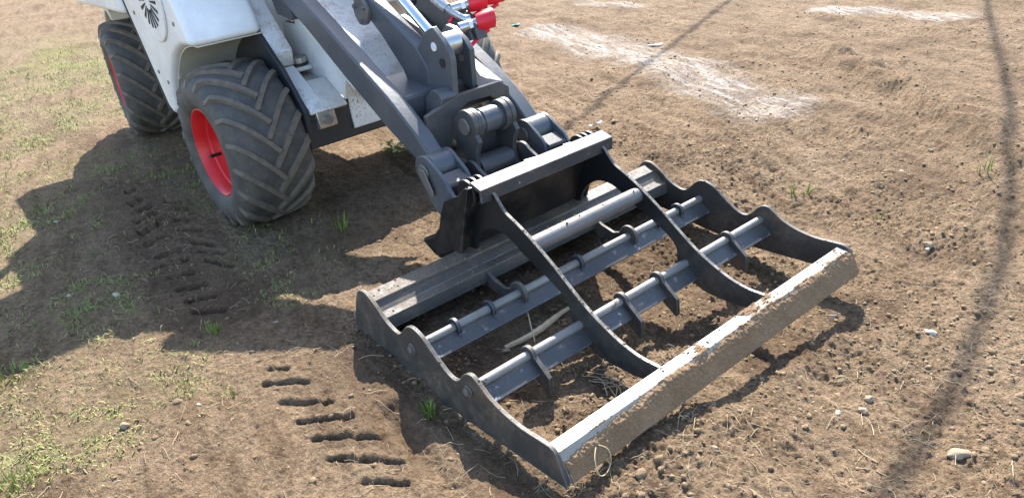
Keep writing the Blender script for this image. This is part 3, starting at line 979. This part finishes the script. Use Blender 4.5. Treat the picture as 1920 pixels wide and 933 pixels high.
sub(LD, 'tilt_sleeve', MB().tube([(-.18, .7102, .605), (-.18, .8878, .605)], .048, 32), M['grey'], .003)
sub(LD, 'link_tube', MB().tube([(-.17, .711, .41), (-.17, .887, .41)], .055, 28), M['greydirty'], .003)
# quick coupler
brk_n = [(-.235, .43)] + arc(-.19, .475, .068, 190, 50, 10) + [(-.06, .478), (-.03, .437), (-.006, .413), (.028, .407), (.02, .30), (-.09, .285), (-.15, .32)]
brk_f = [(-.225, .40)] + arc(-.19, .475, .068, 190, 50, 10) + [(-.075, .478), (-.055, .452), (-.045, .40), (.0, .38), (.02, .30), (-.09, .285), (-.16, .32)]
for y0, pr in ((.467, brk_n), (.5835, brk_f), (1.0, brk_f), (1.116, brk_n)):
    b_ = sub(LD, 'coupler_bracket', MB().prism(pr, y0, y0 + .0165), M['grey'], .004)
    if y0 in (.467, 1.0):
        sub(b_, 'pin_head', MB().tube([(-.19, y0, .475), (-.19, y0 - .010, .475)], .034, 24), M['pin'], .003)
    if y0 == .467:
        sub(b_, 'keeper_plate', MB().prism([(-.207, .492), (-.17, .492), (-.125, .41), (-.125, .39), (-.15, .39), (-.207, .455)], .450, .4565), M['pin'], .003)
for y0, y1 in ((.484, .583), (1.0170, 1.1155)):
    sub(LD, 'bracket_rib', MB().prism([(-.105, .478), (-.045, .452), (-.04, .44), (-.10, .30), (-.115, .30)], y0, y1), M['greydirty'], .003)
sub(LD, 'coupler_plate', MB().prism([(-.045, .40), (.035, .405), (.06, .45), (.07, .44), (.0, .24), (-.12, .20), (-.13, .215), (-.06, .26)], .6005, .9995), M['greydirty'], .004)
for y0 in (.652, .93):
    ear = [(-.12, .30)] + arc(-.13, .42, .056, 200, 40, 10) + [(-.02, .425), (.04, .40), (.02, .28)]
    sub(LD, 'coupler_ear', MB().prism(ear, y0, y0 + .018), M['greydirty'], .004)
for y0 in (.53, .80, 1.02):
    sub(LD, 'lock_pin', MB().tube([(.04, y0, .462), (.075, y0 + .075, .470)], .013, 14), M['bright'], .003)

# hydraulic couplings on the far arm
hb = MB().prism([(-1.05, 1.20), (-.60, .975), (-.50, .92), (-.47, .86), (-.60, .83), (-1.05, 1.05)], .985, 1.0)
sub(LD, 'hose_bracket', hb, M['grey'], .003)
hb2 = MB().prism([(-.62, .975), (-.47, .93), (-.45, .86), (-.60, .86)], 1.0005, 1.06)
sub(LD, 'coupling_block', hb2, M['greydirty'], .004)
for (cx_, cy_, cz_) in ((-.49, 1.055, .925), (-.575, 1.085, .995), (-.56, 1.175, 1.01)):
    fit = MB().tube([(cx_ - .03, cy_ - .10, cz_ - .012), (cx_ + .005, cy_ - .02, cz_)], .024, 18)
    fit.tube([(cx_ - .012, cy_ - .062, cz_ - .006), (cx_ - .004, cy_ - .042, cz_ - .003)], .0285, 6)
    cp = sub(LD, 'hydraulic_coupling', fit, M['fitting'], .002)
    sub(cp, 'dust_cap', MB().tube([(cx_, cy_ - .022, cz_), (cx_ + .006, cy_ - .012, cz_ + .001), (cx_ + .03, cy_ + .045, cz_ + .012), (cx_ + .032, cy_ + .05, cz_ + .012)], [.036, .040, .044, .040], 26), M['redcap'], angle=50)
    sub(cp, 'cap_strap', MB().tube(spline([(cx_ + .03, cy_ + .02, cz_ - .035), (cx_ + .02, cy_ - .04, cz_ - .065), (cx_ + .01, cy_ - .105, cz_ - .10), (cx_ - .02, cy_ - .125, cz_ - .075), (cx_ - .02, cy_ - .09, cz_ - .03)], 4), .0085, 10), M['redcap'])
for q, r_, mt_ in (([(-1.1, .95, 1.27), (-.90, .955, 1.15), (-.76, .96, 1.06), (-.70, .965, 1.035)], .021, 'hose'), ([(-.74, .962, 1.052), (-.665, .968, 1.01), (-.62, .975, .985)], .024, 'fitting'),
                   ([(-.625, .975, .988), (-.58, .985, .965), (-.53, 1.0, .945), (-.515, 1.02, .945)], .018, 'fitting'), ([(-1.1, 1.02, 1.30), (-.90, 1.01, 1.19), (-.74, 1.02, 1.10), (-.66, 1.03, 1.06)], .021, 'hose'),
                   ([(-1.0, .885, 1.17), (-.86, .885, 1.08), (-.74, .88, 1.02)], .018, 'hose')):
    sub(LD, 'hydraulic_hose', MB().tube(spline(q, 5), r_, 14), M[mt_])

# rear half of the machine (mostly above and beyond the frame)
def rsub(name, mb, mat, bevel=0.0, parent=LD, **k):
    return sub(parent, name, mb.xf(rear), mat, bevel, **k)


rsub('rear_frame', MB().prism([(-2.3, .36), (-2.3, .62), (-4.35, .66), (-4.35, .40)], .47, 1.13), M['frame'], .01)
sub(LD, 'engine_hood', MB().prism([(-2.6, .95), (-2.65, 1.46), (-3.10, 1.45), (-3.14, 1.2), (-3.82, 1.19), (-3.72, .93)], .11, 1.6), M['white'], .03, seg=4)  # unseen; widened and raised to fill out the loader's cast shadow
rsub('engine_bay', MB().prism([(-2.6, .5), (-2.6, .949), (-4.2, .949), (-4.4, .6)], .47, 1.13), M['white'], .03, seg=4)
for y0, y1 in ((.05, .359), (1.241, 1.55)):
    rf = [(-3.56 + .47 * math.cos(R(a)), .385 + .47 * math.sin(R(a))) for a in range(65, 150, 8)]
    rf += [(-3.56 + .52 * math.cos(R(a)), .385 + .52 * math.sin(R(a))) for a in range(148, 60, -8)]
    rsub('rear_fender', MB().prism(rf, y0 + .03, y1), M['liner'], .01)
for x_, y_ in ((-2.05, .2), (-2.05, 1.4)):  # unseen canopy, posts and roof put in for the shadow they throw
    sub(LD, 'canopy_post', MB().tube([(x_ - .1, y_, 1.41), (x_ - .45, y_ + (.02 if y_ < .8 else -.02), 2.15)], .035, 14), M['frame'])
for x_, y_ in ((-3.1, .2), (-3.1, 1.4)):
    sub(LD, 'canopy_post', MB().tube([(x_, y_, 1.0), (x_ + .05, y_, 2.15)], .035, 14), M['frame'])
sub(LD, 'canopy_roof', MB().prism([(-2.45, 2.14), (-2.45, 2.19), (-3.2, 2.22), (-3.2, 2.15)], .15, 1.45), M['frame'], .02)

# ------------------------------------------------------------------ loose things on the ground
def gz(x, y):
    return float(ground_h(np.array([x]), np.array([y]))[0])


def ico(sub_=1):
    t = (1 + 5 ** .5) / 2
    v = [(-1, t, 0), (1, t, 0), (-1, -t, 0), (1, -t, 0), (0, -1, t), (0, 1, t), (0, -1, -t), (0, 1, -t), (t, 0, -1), (t, 0, 1), (-t, 0, -1), (-t, 0, 1)]
    v = [Vector(p).normalized() for p in v]
    f = [(0, 11, 5), (0, 5, 1), (0, 1, 7), (0, 7, 10), (0, 10, 11), (1, 5, 9), (5, 11, 4), (11, 10, 2), (10, 7, 6), (7, 1, 8), (3, 9, 4), (3, 4, 2), (3, 2, 6), (3, 6, 8), (3, 8, 9), (4, 9, 5), (2, 4, 11), (6, 2, 10), (8, 6, 7), (9, 8, 1)]
    for _ in range(sub_):
        mid = {}
        nf = []

        def mpt(a, b_):
            k = (min(a, b_), max(a, b_))
            if k not in mid:
                v.append(((v[a] + v[b_]) / 2).normalized())
                mid[k] = len(v) - 1
            return mid[k]
        for a, b_, c_ in f:
            x, y, z = mpt(a, b_), mpt(b_, c_), mpt(c_, a)
            nf += [(a, x, z), (b_, y, x), (c_, z, y), (x, y, z)]
        f = nf
    return np.array([tuple(p) for p in v]), np.array(f)


CAMG = np.array([2.31, -1.05])


def scatter_polar(n_, rmin, rmax, power=1.0):
    """points over the sector of ground in front of the photographer, thinning out with distance"""
    t = rng.random(n_)
    r = rmin * (rmax / rmin) ** (t ** power)
    a = rng.uniform(R(98), R(186), n_)
    return CAMG[0] + r * np.cos(a), CAMG[1] + r * np.sin(a), r


def instance_mesh(name, tv, tf, x, y, z, s, mat, squash=(.4, .75), smooth=True, jitter=0.35):
    n_ = len(x)
    ang = rng.uniform(0, 2 * PI, n_)
    ca, sa = np.cos(ang), np.sin(ang)
    nvar = 8
    vars_ = [tv * (1 + jitter * rng.uniform(-1, 1, (len(tv), 1))) for _ in range(nvar)]
    T = np.stack(vars_)[rng.integers(0, nvar, n_)]
    T = T * np.stack([rng.uniform(.8, 1.35, n_), rng.uniform(.75, 1.1, n_), rng.uniform(*squash, n_)], 1)[:, None, :] * s[:, None, None]
    X = T[..., 0] * ca[:, None] - T[..., 1] * sa[:, None] + x[:, None]
    Y = T[..., 0] * sa[:, None] + T[..., 1] * ca[:, None] + y[:, None]
    Z = T[..., 2] + z[:, None]
    Vv = np.stack([X, Y, Z], -1).reshape(-1, 3)
    Ff = (tf[None] + (np.arange(n_) * len(tv))[:, None, None]).reshape(-1, tf.shape[1])
    return mesh_np(name, Vv, Ff, mat, smooth)


def free(x, y):
    """not inside a wheel's footprint"""
    return ~((np.abs(x + 1.5) < .16) & (np.abs(y - .23) < .2))


# crumbs and clods
x, y, r = scatter_polar(60000, .75, 9.0, .95)
k = (rng.random(len(x)) < (churn_mask(x, y) ** 1.5 * 0.95 + 0.05) * sst(-.45, .25, fbm(x, y, 1.7, 3, 140) + .1)) & free(x, y)
x, y, r = x[k], y[k], r[k]
s = 0.0021 * np.exp(rng.exponential(.5, len(x))) * np.clip(r / 2.6, .75, 1.2)
s = np.minimum(s, .011)
tv, tf = ico(0)
z = ground_h(x, y) + s * .02
o = instance_mesh('soil_crumbs', tv, tf, x, y, z, s, M['clod'])
tag(o, 'loose brown soil crumbs scattered over the graded ground', 'soil', kind='stuff')
x, y, r = scatter_polar(1000, .75, 7.0, .9)
k = (rng.random(len(x)) < (churn_mask(x, y) ** 2 * 0.75 + 0.06)) & free(x, y)
x, y, r = x[k], y[k], r[k]
s = np.minimum(0.0055 * np.exp(rng.exponential(.33, len(x))), .02)
tv, tf = ico(1)
o = instance_mesh('soil_clods', tv, tf, x, y, ground_h(x, y) - s * .05, s, M['clod'], jitter=.30)
tag(o, 'rounded brown soil clods and pebbles lying on the graded ground', 'soil', kind='stuff')


# crumbs that fell on the frame
xs, ys, zs = [], [], []
mu = spline(mid_up, 6)
for y0 in (.5, 1.084):
    for i in range(90):
        q = mu[int(len(mu) * (.25 + .74 * rng.random()))]
        xs.append(q[0]); ys.append(y0 + rng.uniform(.001, .015)); zs.append(q[1] + .0005)
for i in range(70):
    xs.append(.392 + rng.normal(0, .009)); ys.append(rng.uniform(.52, 1.08)); zs.append(.3485)
for i in range(200):
    t = rng.random()
    xs.append(.002 + .056 * t); ys.append(rng.uniform(.02, 1.58)); zs.append(.190 - .0135 * t)
for i in range(140):
    t = rng.random()
    xs.append(.090 + .034 * t); ys.append(rng.uniform(.02, 1.58)); zs.append(.140 - .01 * t)
for i in range(130):
    t = rng.random()
    xs.append(.998 + .042 * t); ys.append(rng.uniform(.3, 1.58)); zs.append(.0835 - .004 * t)
for yb in (0.008, 1.592):
    su = spline(side_up, 6)
    for i in range(50):
        q = su[int(len(su) * (.2 + .7 * rng.random()))]
        xs.append(q[0]); ys.append(yb + rng.uniform(-.006, .006)); zs.append(q[1])
tv, tf = ico(0)
o = instance_mesh('fallen_crumbs', tv, tf, np.array(xs), np.array(ys), np.array(zs), np.minimum(.0011 * np.exp(rng.exponential(.45, len(xs))), .005), M['clod'])
tag(o, 'soil crumbs lying on top of the leveller frame', 'soil', kind='stuff')


def blades(name, x, y, L, lean, mat, width=.0022, drop=0.0):
    """curved two-segment blades"""
    n_ = len(x)
    a = rng.uniform(0, 2 * PI, n_)
    dx, dy = np.cos(a), np.sin(a)
    z0 = ground_h(x, y) - .004
    w = width * rng.uniform(.7, 1.5, n_)
    px, py = -dy * w, dx * w
    h1, h2 = L * .55 * np.cos(lean * .6), L * (.55 * np.cos(lean * .6) + .45 * np.cos(lean * 1.4))
    o1, o2 = L * .55 * np.sin(lean * .6), L * (.55 * np.sin(lean * .6) + .45 * np.sin(lean * 1.4))
    Vv = np.stack([np.stack([x - px, y - py, z0], 1), np.stack([x + px, y + py, z0], 1),
                   np.stack([x + dx * o1 - px * .8, y + dy * o1 - py * .8, z0 + h1], 1), np.stack([x + dx * o1 + px * .8, y + dy * o1 + py * .8, z0 + h1], 1),
                   np.stack([x + dx * o2, y + dy * o2, z0 + h2], 1)], 1).reshape(-1, 3)
    b5 = np.arange(n_) * 5
    Ff = np.concatenate([np.stack([b5, b5 + 1, b5 + 3], 1), np.stack([b5, b5 + 3, b5 + 2], 1), np.stack([b5 + 2, b5 + 3, b5 + 4], 1)])
    return mesh_np(name, Vv, Ff, mat, False)


x, y, r = scatter_polar(480000, .8, 10.5, .68)
k = (rng.random(len(x)) < grass_mask(x, y) ** 1.15 * sst(-.3, .3, fbm(x, y, 6, 2, 150) + .05)) & free(x, y)
x, y, r = x[k], y[k], r[k]
o = blades('grass', x, y, rng.uniform(.012, .040, len(x)) * np.clip(r / 3.5, .8, 1.5), rng.uniform(.7, 1.75, len(x)), M['grass'], .0019)
tag(o, 'short sparse dry green grass on the left beside the wheels', 'grass', kind='stuff')


def strands(name, n_, rmin, rmax, Lr, wid, mat, dens=None):
    x, y, r = scatter_polar(n_, rmin, rmax, .95)
    if dens is not None:
        k = rng.random(len(x)) < dens(x, y)
        x, y, r = x[k], y[k], r[k]
    n_ = len(x)
    L = rng.uniform(*Lr, n_)
    a = rng.uniform(0, 2 * PI, n_)
    bend = rng.normal(0, .6, n_)
    seg = 4
    P_ = np.zeros((n_, seg + 1, 3))
    cx_, cy_, ca = x.copy(), y.copy(), a.copy()
    for i in range(seg + 1):
        P_[:, i, 0], P_[:, i, 1] = cx_, cy_
        cx_ = cx_ + np.cos(ca) * L / seg
        cy_ = cy_ + np.sin(ca) * L / seg
        ca = ca + bend / seg + rng.normal(0, .12, n_)
    P_[..., 2] = ground_h(P_[..., 0], P_[..., 1]) + .002
    P_[:, :, 2] += (rng.random(n_) ** 3 * .02)[:, None] * np.sin(np.linspace(0, PI * .8, seg + 1))[None]
    w = wid * rng.uniform(.6, 1.5, n_)
    nx_ = -np.sin(a) * w
    ny_ = np.cos(a) * w
    off = np.stack([np.stack([nx_, ny_, 0 * w], 1), np.stack([-nx_, -ny_, 0 * w], 1), np.stack([0 * w, 0 * w, w * 1.5], 1)], 1)
    Vv = (P_[:, :, None, :] + off[:, None, :, :]).reshape(-1, 3)
    base = (np.arange(n_) * (seg + 1) * 3)[:, None, None]
    quads = []
    for i in range(seg):
        for j in range(3):
            j2 = (j + 1) % 3
            quads.append((i * 3 + j, i * 3 + j2, i * 3 + 3 + j2, i * 3 + 3 + j))
    Ff = (np.array(quads)[None] + base).reshape(-1, 4)
    return mesh_np(name, Vv, Ff, mat, True)


o = strands('dry_straw', 3400, .75, 8, (.02, .10), .0009, M['straw'], lambda x, y: .25 + .6 * sst(-.2, .4, fbm(x, y, 1.1, 3, 160)))
tag(o, 'thin dry straw and rootlets strewn over the soil', 'straw', kind='stuff')
o = strands('soil_fibres', 1000, .8, 2.4, (.02, .09), .0010, M['root'], lambda x, y: sst(.9, 1.2, x) * sst(-.1, .2, y) + .25)
tag(o, 'pale curled rootlets in the loosened soil before the blade', 'rootlets', kind='stuff')


# single stones
def stone(x, y, s, label, mat='stone', shape=(1.3, .9, .7), rot=0.0, group=None, name='stone', cat='stone'):
    tv, tf = ico(2)
    off = rng.uniform(0, 50)
    tvv = tv * (1 + .32 * fbm(tv[:, 0] * 1.1 + off, tv[:, 1] * 1.1 + tv[:, 2] * .8, 1.0, 3, int(off)))[:, None]
    tvv = tvv * np.array(shape) * s
    ca, sa = math.cos(rot), math.sin(rot)
    X = tvv[:, 0] * ca - tvv[:, 1] * sa
    Y = tvv[:, 0] * sa + tvv[:, 1] * ca
    o = mesh_np(name, np.stack([X, Y, tvv[:, 2]], 1), tf, M[mat], True)
    zz = np.mean(ground_h(np.array([x, x + s, x - s, x, x]), np.array([y, y, y, y + s, y - s])))
    o.location = (x, y, float(zz) + s * shape[2] * .2)
    tag(o, label, cat, group)
    return o


def at(px, py, zt=-.05):
    """a spot on the ground given as photo position, resolved once to metres"""
    d = [RC[0][i] * (px - 960) / 1440 + RC[1][i] * (py - 466.5) / 1440 + RC[2][i] for i in range(3)]
    zz = zt
    for _ in range(6):
        k_ = (zz - CAM.z) / d[2]
        zz = gz(CAM.x + d[0] * k_, CAM.y + d[1] * k_)
    return CAM.x + d[0] * k_, CAM.y + d[1] * k_


for (px, py, s, lab, mt_, sh, ro) in (
        (1797, 857, .024, 'elongated buff stone near the bottom right, largest stone on the soil', 'stone', (1.5, .75, .6), .9),
        (1742, 455, .019, 'rounded brown stone right of the far side plate beside a smaller one', 'stone', (1.1, .95, .75), .2),
        (1738, 472, .010, 'small pale pebble just below a rounded brown stone', 'palestone', (1.1, .95, .7), .5),
        (1745, 623, .017, 'pale flat stone in the shaded soil right of the front blade', 'palestone', (1.4, .8, .5), .3),
        (1618, 768, .013, 'lower smooth pebble of the pair in loose roots before the blade', 'stone', (1.3, .9, .7), .2),
        (1629, 748, .013, 'upper smooth pebble of the pair in loose roots before the blade', 'stone', (1.1, .9, .8), 1.2),
        (1572, 774, .011, 'small buff pebble left of the pebble pair before the blade', 'palestone', (1.2, .8, .6), 2.2),
        (235, 800, .016, 'brown clod-like stone on the sunlit soil at lower left', 'stone', (1.0, .9, .85), .4),
        (372, 757, .007, 'white chip lying on sunlit soil below the shadow edge', 'palestone', (1.4, .8, .5), .4),
        (518, 604, .010, 'flat buff pebble on the edge of the loader shadow', 'stone', (1.4, .8, .5), .7),
        (217, 552, .014, 'flat grey-white stone in the loader shadow', 'palestone', (1.5, .8, .5), .2),
        (130, 555, .010, 'small pale stone at left inside the loader shadow', 'palestone', (1.2, .8, .6), .2),
        (950, 657, .014, 'dark stone between the two toothed bars', 'stone', (1.2, .9, .7), .6),
        (1560, 592, .010, 'white pebble under the far end of the front blade', 'palestone', (1.7, .6, .5), .6),
        (1690, 322, .012, 'whitish chip on the soil right of the far side plate', 'palestone', (1.3, .8, .5), .1),
        (1745, 283, .012, 'brown lump on open soil at right', 'stone', (1.2, .9, .8), .1),
        (1340, 845, .012, 'round brown clod below the middle of the front blade', 'stone', (1.0, .95, .85), .1)):
    sx, sy = at(px, py)
    stone(sx, sy, s, lab, mt_, sh, ro)


# single tufts
def tuft(px, py, n_, L, label, mat='tuft', spread=.03, width=.0026, name='grass_tuft', cat='grass tuft', group=None):
    cx_, cy_ = at(px, py)
    mb = MB()
    for i in range(n_):
        a = random.uniform(0, 2 * PI)
        rr_ = spread * math.sqrt(random.random())
        bx, by = rr_ * math.cos(a), rr_ * math.sin(a)
        a2 = a + random.gauss(0, .6)
        l_ = L * random.uniform(.5, 1.1)
        lean = random.uniform(.15, 1.0)
        ps = []
        x_, z_, th = 0, -.004, lean * .3
        for j in range(4):
            ps.append((x_, z_))
            x_ += l_ / 3 * math.sin(th)
            z_ += l_ / 3 * math.cos(th)
            th += lean * .45
        w = width * random.uniform(.7, 1.3)
        vs, fs = [], []
        zoff = gz(cx_ + bx, cy_ + by) - gz(cx_, cy_)
        for j, (u_, z_) in enumerate(ps):
            ww = w * (1 - .85 * j / 3)
            vs += [(bx + u_ * math.cos(a2) - ww * math.sin(a2), by + u_ * math.sin(a2) + ww * math.cos(a2), z_ + zoff),
                   (bx + u_ * math.cos(a2) + ww * math.sin(a2), by + u_ * math.sin(a2) - ww * math.cos(a2), z_ + zoff)]
        for j in range(3):
            fs.append((2 * j, 2 * j + 1, 2 * j + 3, 2 * j + 2))
        mb.add(vs, fs)
    o = mb.build(name, M[mat], None, origin=(0, 0, 0))
    o.location = (cx_, cy_, gz(cx_, cy_))
    return tag(o, label, cat, group)


for (px, py, n_, L, lab, spd, wd) in (
        (806, 775, 60, .055, 'bright green grass tuft in the shadow beside the near side plate', .03, .002),
        (402, 622, 26, .06, 'fresh grass tuft standing at the edge of the loader shadow', .03, .0024),
        (640, 430, 16, .10, 'long-bladed green tuft on the soil behind the near wheel', .04, .003),
        (436, 742, 18, .035, 'small pale tuft on sunlit soil left of the tyre print', .02, .002),
        (1512, 362, 10, .08, 'thin yellow-green sprout on open soil at right', .02, .003),
        (1488, 366, 8, .075, 'thin grey-green sprout left of the yellow-green one', .02, .0026),
        (1440, 245, 6, .05, 'tiny green sprout near the chalky strip', .02, .003),
        (1845, 325, 9, .10, 'spreading green sprout near the right border', .05, .003),
        (1655, 415, 10, .05, 'low yellow-green patch right of the far side plate', .05, .003),
        (30, 905, 90, .045, 'green tuft in the bottom left corner', .06, .002),
        (20, 705, 60, .05, 'green tuft at the left border beside the shadow', .07, .002),
        (150, 600, 40, .05, 'loose tuft in the shadow at left', .08, .002)):
    tuft(px, py, n_, L, lab, spread=spd, width=wd)

# broad-leaved weed under the arm
wx, wy = at(742, 283)
weed = MB()
for i in range(26):
    a = random.uniform(0, 2 * PI)
    rr_ = .09 * math.sqrt(random.random())
    bx, by, bz = rr_ * math.cos(a), rr_ * math.sin(a), random.uniform(.015, .06)
    l_ = random.uniform(.022, .04)
    w = l_ * .36
    a2 = random.uniform(0, 2 * PI)
    u = Vector((math.cos(a2), math.sin(a2), random.uniform(-.2, .5)))
    v_ = Vector((-math.sin(a2), math.cos(a2), random.uniform(-.3, .3)))
    c_ = Vector((bx, by, bz))
    weed.add([c_ - u * l_, c_ - u * l_ * .3 + v_ * w, c_ + u * l_ * .5 + v_ * w * .8, c_ + u * l_, c_ + u * l_ * .5 - v_ * w * .8, c_ - u * l_ * .3 - v_ * w, c_ + Vector((0, 0, -.004))],
             [(0, 1, 6), (1, 2, 6), (2, 3, 6), (3, 4, 6), (4, 5, 6), (5, 0, 6)])
    weed.tube([(bx * .2, by * .2, -.005), (bx * .7, by * .7, bz * .6), tuple(c_ - u * l_)], .0014, 5)
o = weed.build('leafy_weed', M['leaf'], None, origin=(0, 0, 0))
o.location = (wx, wy, gz(wx, wy))
tag(o, 'leafy light green weed on the ground under the lift arm', 'weed')


def stick(name, pts, r, label, cat, mat='root', seg=8):
    pw = []
    for (px, py, dz) in pts:
        x_, y_ = at(px, py)
        pw.append((x_, y_, gz(x_, y_) + dz))
    pw = spline(pw, 5)
    rad = [r * (.55 + .45 * math.sin(PI * (i + 1) / (len(pw) + 1))) * random.uniform(.85, 1.15) for i in range(len(pw))]
    mb = MB().tube(pw, rad, seg)
    o = mb.build(name, M[mat], None)
    return tag(o, label, cat)


stick('dry_root', [(948, 656, .012), (985, 640, .014), (1015, 622, .015), (1045, 600, .018), (1066, 586, .022)], .0135, 'thick pale dry root lying between the two toothed bars', 'root')
stick('root_twig', [(982, 588, .10), (990, 605, .07), (996, 622, .04), (1003, 640, .005)], .0028, 'thin twig leaning from the rear toothed bar onto the dry root', 'twig')
tangle = MB()
for i in range(8):
    bx, by = 1150 + random.uniform(-25, 20), 725 + random.uniform(-12, 14)
    ps = []
    for (qx, qy, dz) in ((bx - 30 + random.uniform(-30, 10), by + random.uniform(-20, 10), .005), (bx, by, random.uniform(.01, .03)), (bx + random.uniform(-5, 25), by + random.uniform(0, 30), .004)):
        x_, y_ = at(qx, qy)
        ps.append((x_, y_, gz(x_, y_) + dz))
    tangle.tube(spline(ps, 4), .0015, 5)
tag(tangle.build('root_tangle', M['straw'], None), 'tangle of fine whitish roots behind the front blade', 'roots', kind='stuff')


def scrap(px, py, s, label, mat, h=.02):
    x_, y_ = at(px, py)
    g_ = 5
    vs, fs = [], []
    for i in range(g_):
        for j in range(g_):
            u, v_ = i / (g_ - 1) - .5, j / (g_ - 1) - .5
            vs.append((u * s * (1.3 - .5 * v_), v_ * s + .2 * s * math.sin(4 * u), h * (.35 + .5 * u + .5 * v_ * v_ + .15 * math.sin(7 * u)) + .1 * h * random.random()))
    for i in range(g_ - 1):
        for j in range(g_ - 1):
            a = i * g_ + j
            fs.append((a, a + g_, a + g_ + 1, a + 1))
    o = MB().add(vs, fs).build('paper_scrap', M[mat], None, origin=(0, 0, 0))
    sol = o.modifiers.new('thick', 'SOLIDIFY')
    sol.thickness = .0012
    o.location = (x_, y_, gz(x_, y_))
    return tag(o, label, 'scrap')


scrap(1118, 240, .045, 'crumpled white scrap on the soil behind the leveller top bar', 'litter', .05)
scrap(107, 416, .02, 'tiny white scrap in the loader shadow at left', 'litter', .008)
scrap(967, 48, .05, 'small teal scrap on the soil near the red caps', 'teal', .02)
scrap(1230, 84, .07, 'white flat scrap on the chalky strip', 'litter', .006)

# loop of baling twine caught on the near end of the blade
tw = spline([(1.075, .13, .045), (1.10, .10, .035), (1.125, .09, .0), (1.12, .125, -.02), (1.105, .16, -.005), (1.088, .165, .025), (1.075, .14, .048)], 5)
o = MB().tube(tw, .0015, 6, caps=False).build('twine_loop', M['root'], None)
tag(o, 'loop of pale twine hanging on the near end of the front blade', 'twine')

# overhead cables that cross above the yard and throw the two soft shadows
H1, H2 = 5.5, 5.2


def cable(name, pts, H, r, label):
    k_ = [H / SUN_DIR.z * SUN_DIR.x, H / SUN_DIR.z * SUN_DIR.y]
    p3 = [(x_ + k_[0], y_ + k_[1], H) for x_, y_ in pts]
    o = MB().tube(spline(p3, 6), r, 10).build(name, M['cable'], None)
    return tag(o, label, 'cable', 'overhead cables above the yard')


cable('overhead_cable', [(-12, 30), (-5.2, 12.6), (-2.542, 5.806), (-1.9, 4.15), (-1.283, 2.562), (-1.05, 2.0)], H1, .021, 'left black overhead cable whose soft shadow meets the leveller top bar')
cable('overhead_cable', [(-9, 28), (-3, 12.6), (-.449, 6.653), (.24, 5.1), (.787, 3.861), (1.154, 2.847), (1.428, 1.823), (1.564, 1.065), (1.641, .68), (1.75, -.5), (2.2, -6)], H2, .021,
      'right black overhead cable whose soft shadow curves down the right side')
